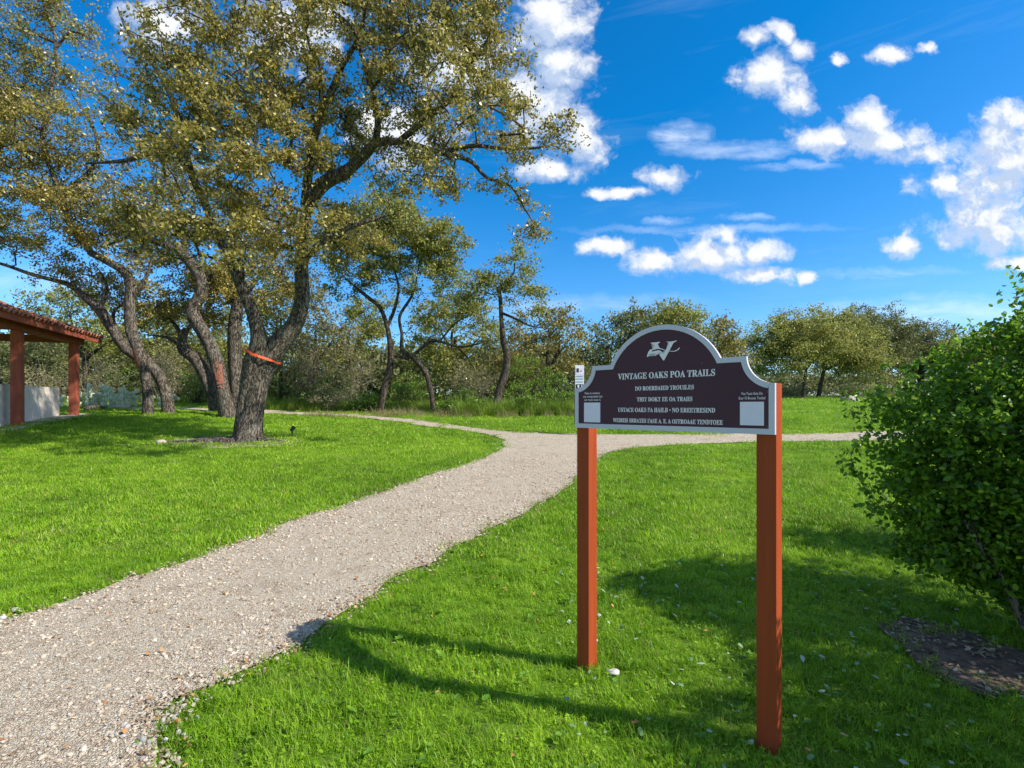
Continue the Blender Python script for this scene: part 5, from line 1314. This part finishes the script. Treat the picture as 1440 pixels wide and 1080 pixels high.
# barrel tiles
def tile_mesh():
    vs = []; n = 6; L = .44
    for y, rr in ((0, .095), (L, .075)):
        for q in (1, .86):
            for i in range(n + 1):
                a = math.pi * i / n; vs.append((math.cos(a) * rr * q, y, math.sin(a) * rr * q))
    m_ = n + 1; fs = []
    for i in range(n):
        fs += [(i, i + 1, 2 * m_ + i + 1, 2 * m_ + i), (m_ + i + 1, m_ + i, 3 * m_ + i, 3 * m_ + i + 1), (i + 1, i, m_ + i, m_ + i + 1), (2 * m_ + i, 2 * m_ + i + 1, 3 * m_ + i + 1, 3 * m_ + i)]
    return vs, fs
tv, tf = tile_mesh(); tg = Geo(); tg.add(tv, tf); tile_me = tg.mesh('roof_tile'); tile_me.materials.append(M['tile'])
for p in tile_me.polygons: p.use_smooth = False
updir = (-pn + UP * slope).normalized(); nrm = pd.cross(updir); nrm = nrm if nrm.z > 0 else -nrm
from mathutils import Matrix
bulk = Geo(); made = 0
for row in range(7):
    for k in range(int((S1 - S0) / .2)):
        s = S0 + .1 + k * .2
        wob = random.uniform(-.012, .012)
        o0 = roofpt(s + wob, row * .38 - .07 + random.uniform(-.015, .015), 1, .012 + .012 * (row % 2))
        X_ = pd; Y_ = updir; Z_ = nrm; tilt = random.uniform(-.04, .04)
        mt_ = Matrix(((X_.x, Y_.x, Z_.x, o0.x), (X_.y, Y_.y, Z_.y, o0.y), (X_.z, Y_.z, Z_.z, o0.z), (0, 0, 0, 1))) @ Matrix.Rotation(tilt, 4, 'Z')
        if s > -2.3 and row < 6:
            o = bpy.data.objects.new('roof_tile', tile_me); COL.objects.link(o); o.parent = pav
            o.matrix_parent_inverse = Matrix.Translation(pav.location).inverted(); o.matrix_basis = mt_; made += 1
        else: bulk.add([mt_ @ Vector(v) for v in tv], tf)
# ridge and back slope
for k in range(int((S1 - S0) / .38)):
    a = roofpt(S0 + k * .38, RT, 1, .02); mt_ = Matrix(((pn.x, pd.x, 0, a.x), (pn.y, pd.y, 0, a.y), (0, 0, 1, a.z), (0, 0, 0, 1))); bulk.add([mt_ @ Vector((v[0] * 1.4, v[1], v[2] * 1.4)) for v in tv], tf)
o = link('roof_tiles', bulk.mesh('roof_tiles'), M['tile'], pav); o['kind'] = 'stuff'
# leaf debris lying in the tile valleys
n = 900; C = np.array([tuple(roofpt(random.uniform(-3.5, S1 - .1), random.random() ** 1.2 * 2.2, 1, random.uniform(.06, .13))) for _ in range(n)])
M['litter_dark'] = foliage_mat('litter_dark', (.03, .025, .018), (.09, .07, .04), (.2, .15, .08), .1)
o = link('roof_leaf_litter', leaves_mesh('roof_leaf_litter', C, .10, None, 8), M['litter_dark']); tag(o, 'dark dead leaves lying in the pavilion roof tiles', 'leaves', kind='stuff')
# paving under the pavilion
pv = [p1 + pd * a + pn * b for a, b in ((-5, .45), (sp_ + .55, .45), (sp_ + .55, -4.8), (-5, -4.8))]
sheet('pavilion_floor', [tuple(v[:2]) for v in pv], .8, .03, M['concrete'])
# low wall inside the posts
wa_, wb_ = -4.8, sp_ * .93
def walltop(s): return 2.24 + .03 * s
vs = []
for s in (wa_, wb_):
    for o_ in (-.30, -.62):
        c = p1 + pd * s + pn * o_
        vs += [c + UP * (float(terrain(c.x, c.y)) - .1), c + UP * 2.30]
gq = Geo(); gq.add(vs, [(0, 4, 5, 1), (2, 3, 7, 6), (0, 1, 3, 2), (4, 6, 7, 5), (1, 5, 7, 3), (0, 2, 6, 4)])
o = link('low_wall', gq.mesh('low_wall', .015), M['stucco']); tag(o, 'low cream stucco wall running behind the pavilion posts', 'wall')

# ------------------------------------------------------------------ prickly pears
bm = bmesh.new(); bmesh.ops.create_uvsphere(bm, u_segments=8, v_segments=5, radius=1)
for v in bm.verts: v.co = Vector((v.co.x * (.78 + .22 * v.co.z), v.co.y * .14, v.co.z + 1)) * .5
pad_me = bpy.data.meshes.new('cactus_pad'); bm.to_mesh(pad_me); bm.free(); pad_me.materials.append(M['cactus'])
for p in pad_me.polygons: p.use_smooth = True
labs = ['prickly pear clump nearest the second pavilion post', 'second prickly pear clump, tall pale pads', 'low prickly pear clump in the middle of the bed', 'prickly pear clump left of the tall pale oak trunk', 'wide prickly pear clump by the tall pale oak', 'prickly pear clump glimpsed right of the tall pale oak', 'small prickly pear clump at the pavilion wall end']
for k, (px, w) in enumerate(((122, 1), (138, 1.15), (155, .9), (172, 1.1), (190, 1), (221, .8), (93, .8))):
    D = 21.5 + random.uniform(-.4, .4); x = (px - CX) / F * D; gz = float(terrain(x, D)); root = empty('prickly_pear', (x, D, gz), labs[k], 'cactus', 'prickly pears in the bed beyond the pavilion')
    pads = []
    for j in range(7): pads.append((Vector((random.uniform(-.4, .4), random.uniform(-.3, .3), -.03)), random.uniform(-.5, .5), random.random() * 6.28, random.uniform(.26, .36) * w))
    allp = list(pads)
    for lv in range(2):
        nx_ = []
        for (b, tl, rz, s) in pads:
            tipp = b + (Matrix.Rotation(rz, 3, 'Z') @ (Matrix.Rotation(tl, 3, 'Y') @ Vector((0, 0, s * .95))))
            for _ in range(random.choice((1, 1, 2))): nx_.append((tipp, tl + random.uniform(-.6, .6), rz + random.uniform(-.8, .8), s * random.uniform(.75, .95)))
        allp += nx_; pads = nx_
    for (b, tl, rz, s) in allp[:26]:
        o = bpy.data.objects.new('pad', pad_me); COL.objects.link(o); o.parent = root; o.location = b
        o.rotation_euler = (Matrix.Rotation(rz, 3, 'Z') @ Matrix.Rotation(tl, 3, 'Y')).to_euler(); o.scale = (s,) * 3

# ------------------------------------------------------------------ stones, spotlight and odds
def rock(label, px, py, w, h, dep, seed, mat='rock', name='boulder', cat='rock'):
    g0 = ground(px, py); bm = bmesh.new(); bmesh.ops.create_icosphere(bm, subdivisions=3, radius=1)
    for v in bm.verts:
        q = v.co.copy(); nn = mnoise.noise(q * 1.3 + Vector((seed, 0, 0))) * .32 + mnoise.noise(q * 3.5 + Vector((seed, 3, 0))) * .12
        q *= 1 + nn; v.co = Vector((q.x * w / 2, q.y * dep / 2, max(q.z, -.6) * h * .55 + h * .28))
    me = bpy.data.meshes.new(name); bm.to_mesh(me); bm.free()
    for p in me.polygons: p.use_smooth = True
    o = link(name, me, M[mat]); o.location = g0; tag(o, label, cat); return o
rock('pale boulder lying in the far field left of the big bush', 1195, 566, 1.1, .55, .8, 3)
rock('flat pale stone slab lying beside the tall pale oak', 170, 574, .85, .16, .5, 9, 'rock', 'stone_slab')
rock('small whitish stone at the left path edge in the lawn', 21, 860, .07, .035, .05, 5, 'white_stone', 'stone', 'stone')
rock('whitish stone lying nearest the left edge of the picture', 4, 871, .06, .03, .05, 7, 'white_stone', 'stone', 'stone')
rock('pale flat stone in the grass at the left sign post foot', 862, 948, .085, .03, .06, 12, 'white_stone', 'stone', 'stone')
rock('grey stone in the litter left of the great oak', 226, 624, .28, .12, .2, 15, 'rock', 'stone', 'stone')
# fallen dark log near the pavilion
a = ground(118, 578); b = ground(150, 577); P, Q = smooth_line([a + UP * .06, (a + b) / 2 + UP * .14, b + UP * .08], [.07, .08, .05], .15)
o = link('log', tubes_mesh('log', [(P, Q, 9, .12, .05, 0)]), M['bark']); tag(o, 'short dark log lying in the shade right of the pavilion', 'log')
# landscape spotlight on a stake
s0 = ground(411, 615); sp0 = empty('spotlight', s0, 'small black garden spotlight on a stake right of the great oak', 'spotlight')
gq = Geo(); gq.box(s0 + UP * .08, (.025, .025, .20)); link('stake', gq.mesh('stake', .003), M['black'], sp0)
bm = bmesh.new(); bmesh.ops.create_cone(bm, cap_ends=True, segments=16, radius1=.04, radius2=.055, depth=.14)
q = Vector((.5, .35, .75)).to_track_quat('Z', 'Y').to_matrix().to_4x4(); q.translation = s0 + Vector((.01, 0, .23)); bmesh.ops.transform(bm, matrix=q, verts=bm.verts)
me = bpy.data.meshes.new('lamp_head'); bm.to_mesh(me); bm.free(); link('lamp_head', me, M['black'], sp0)


tot = {}
for o in scene.objects:
    if o.type == 'MESH' and len(o.data.polygons):
        k = o.name.split('.')[0]; tot[k] = tot.get(k, 0) + len(o.data.polygons) * (len(o.data.polygons[0].vertices) - 2)
print('TRIS', sum(tot.values()), sorted(tot.items(), key=lambda q: -q[1])[:8])
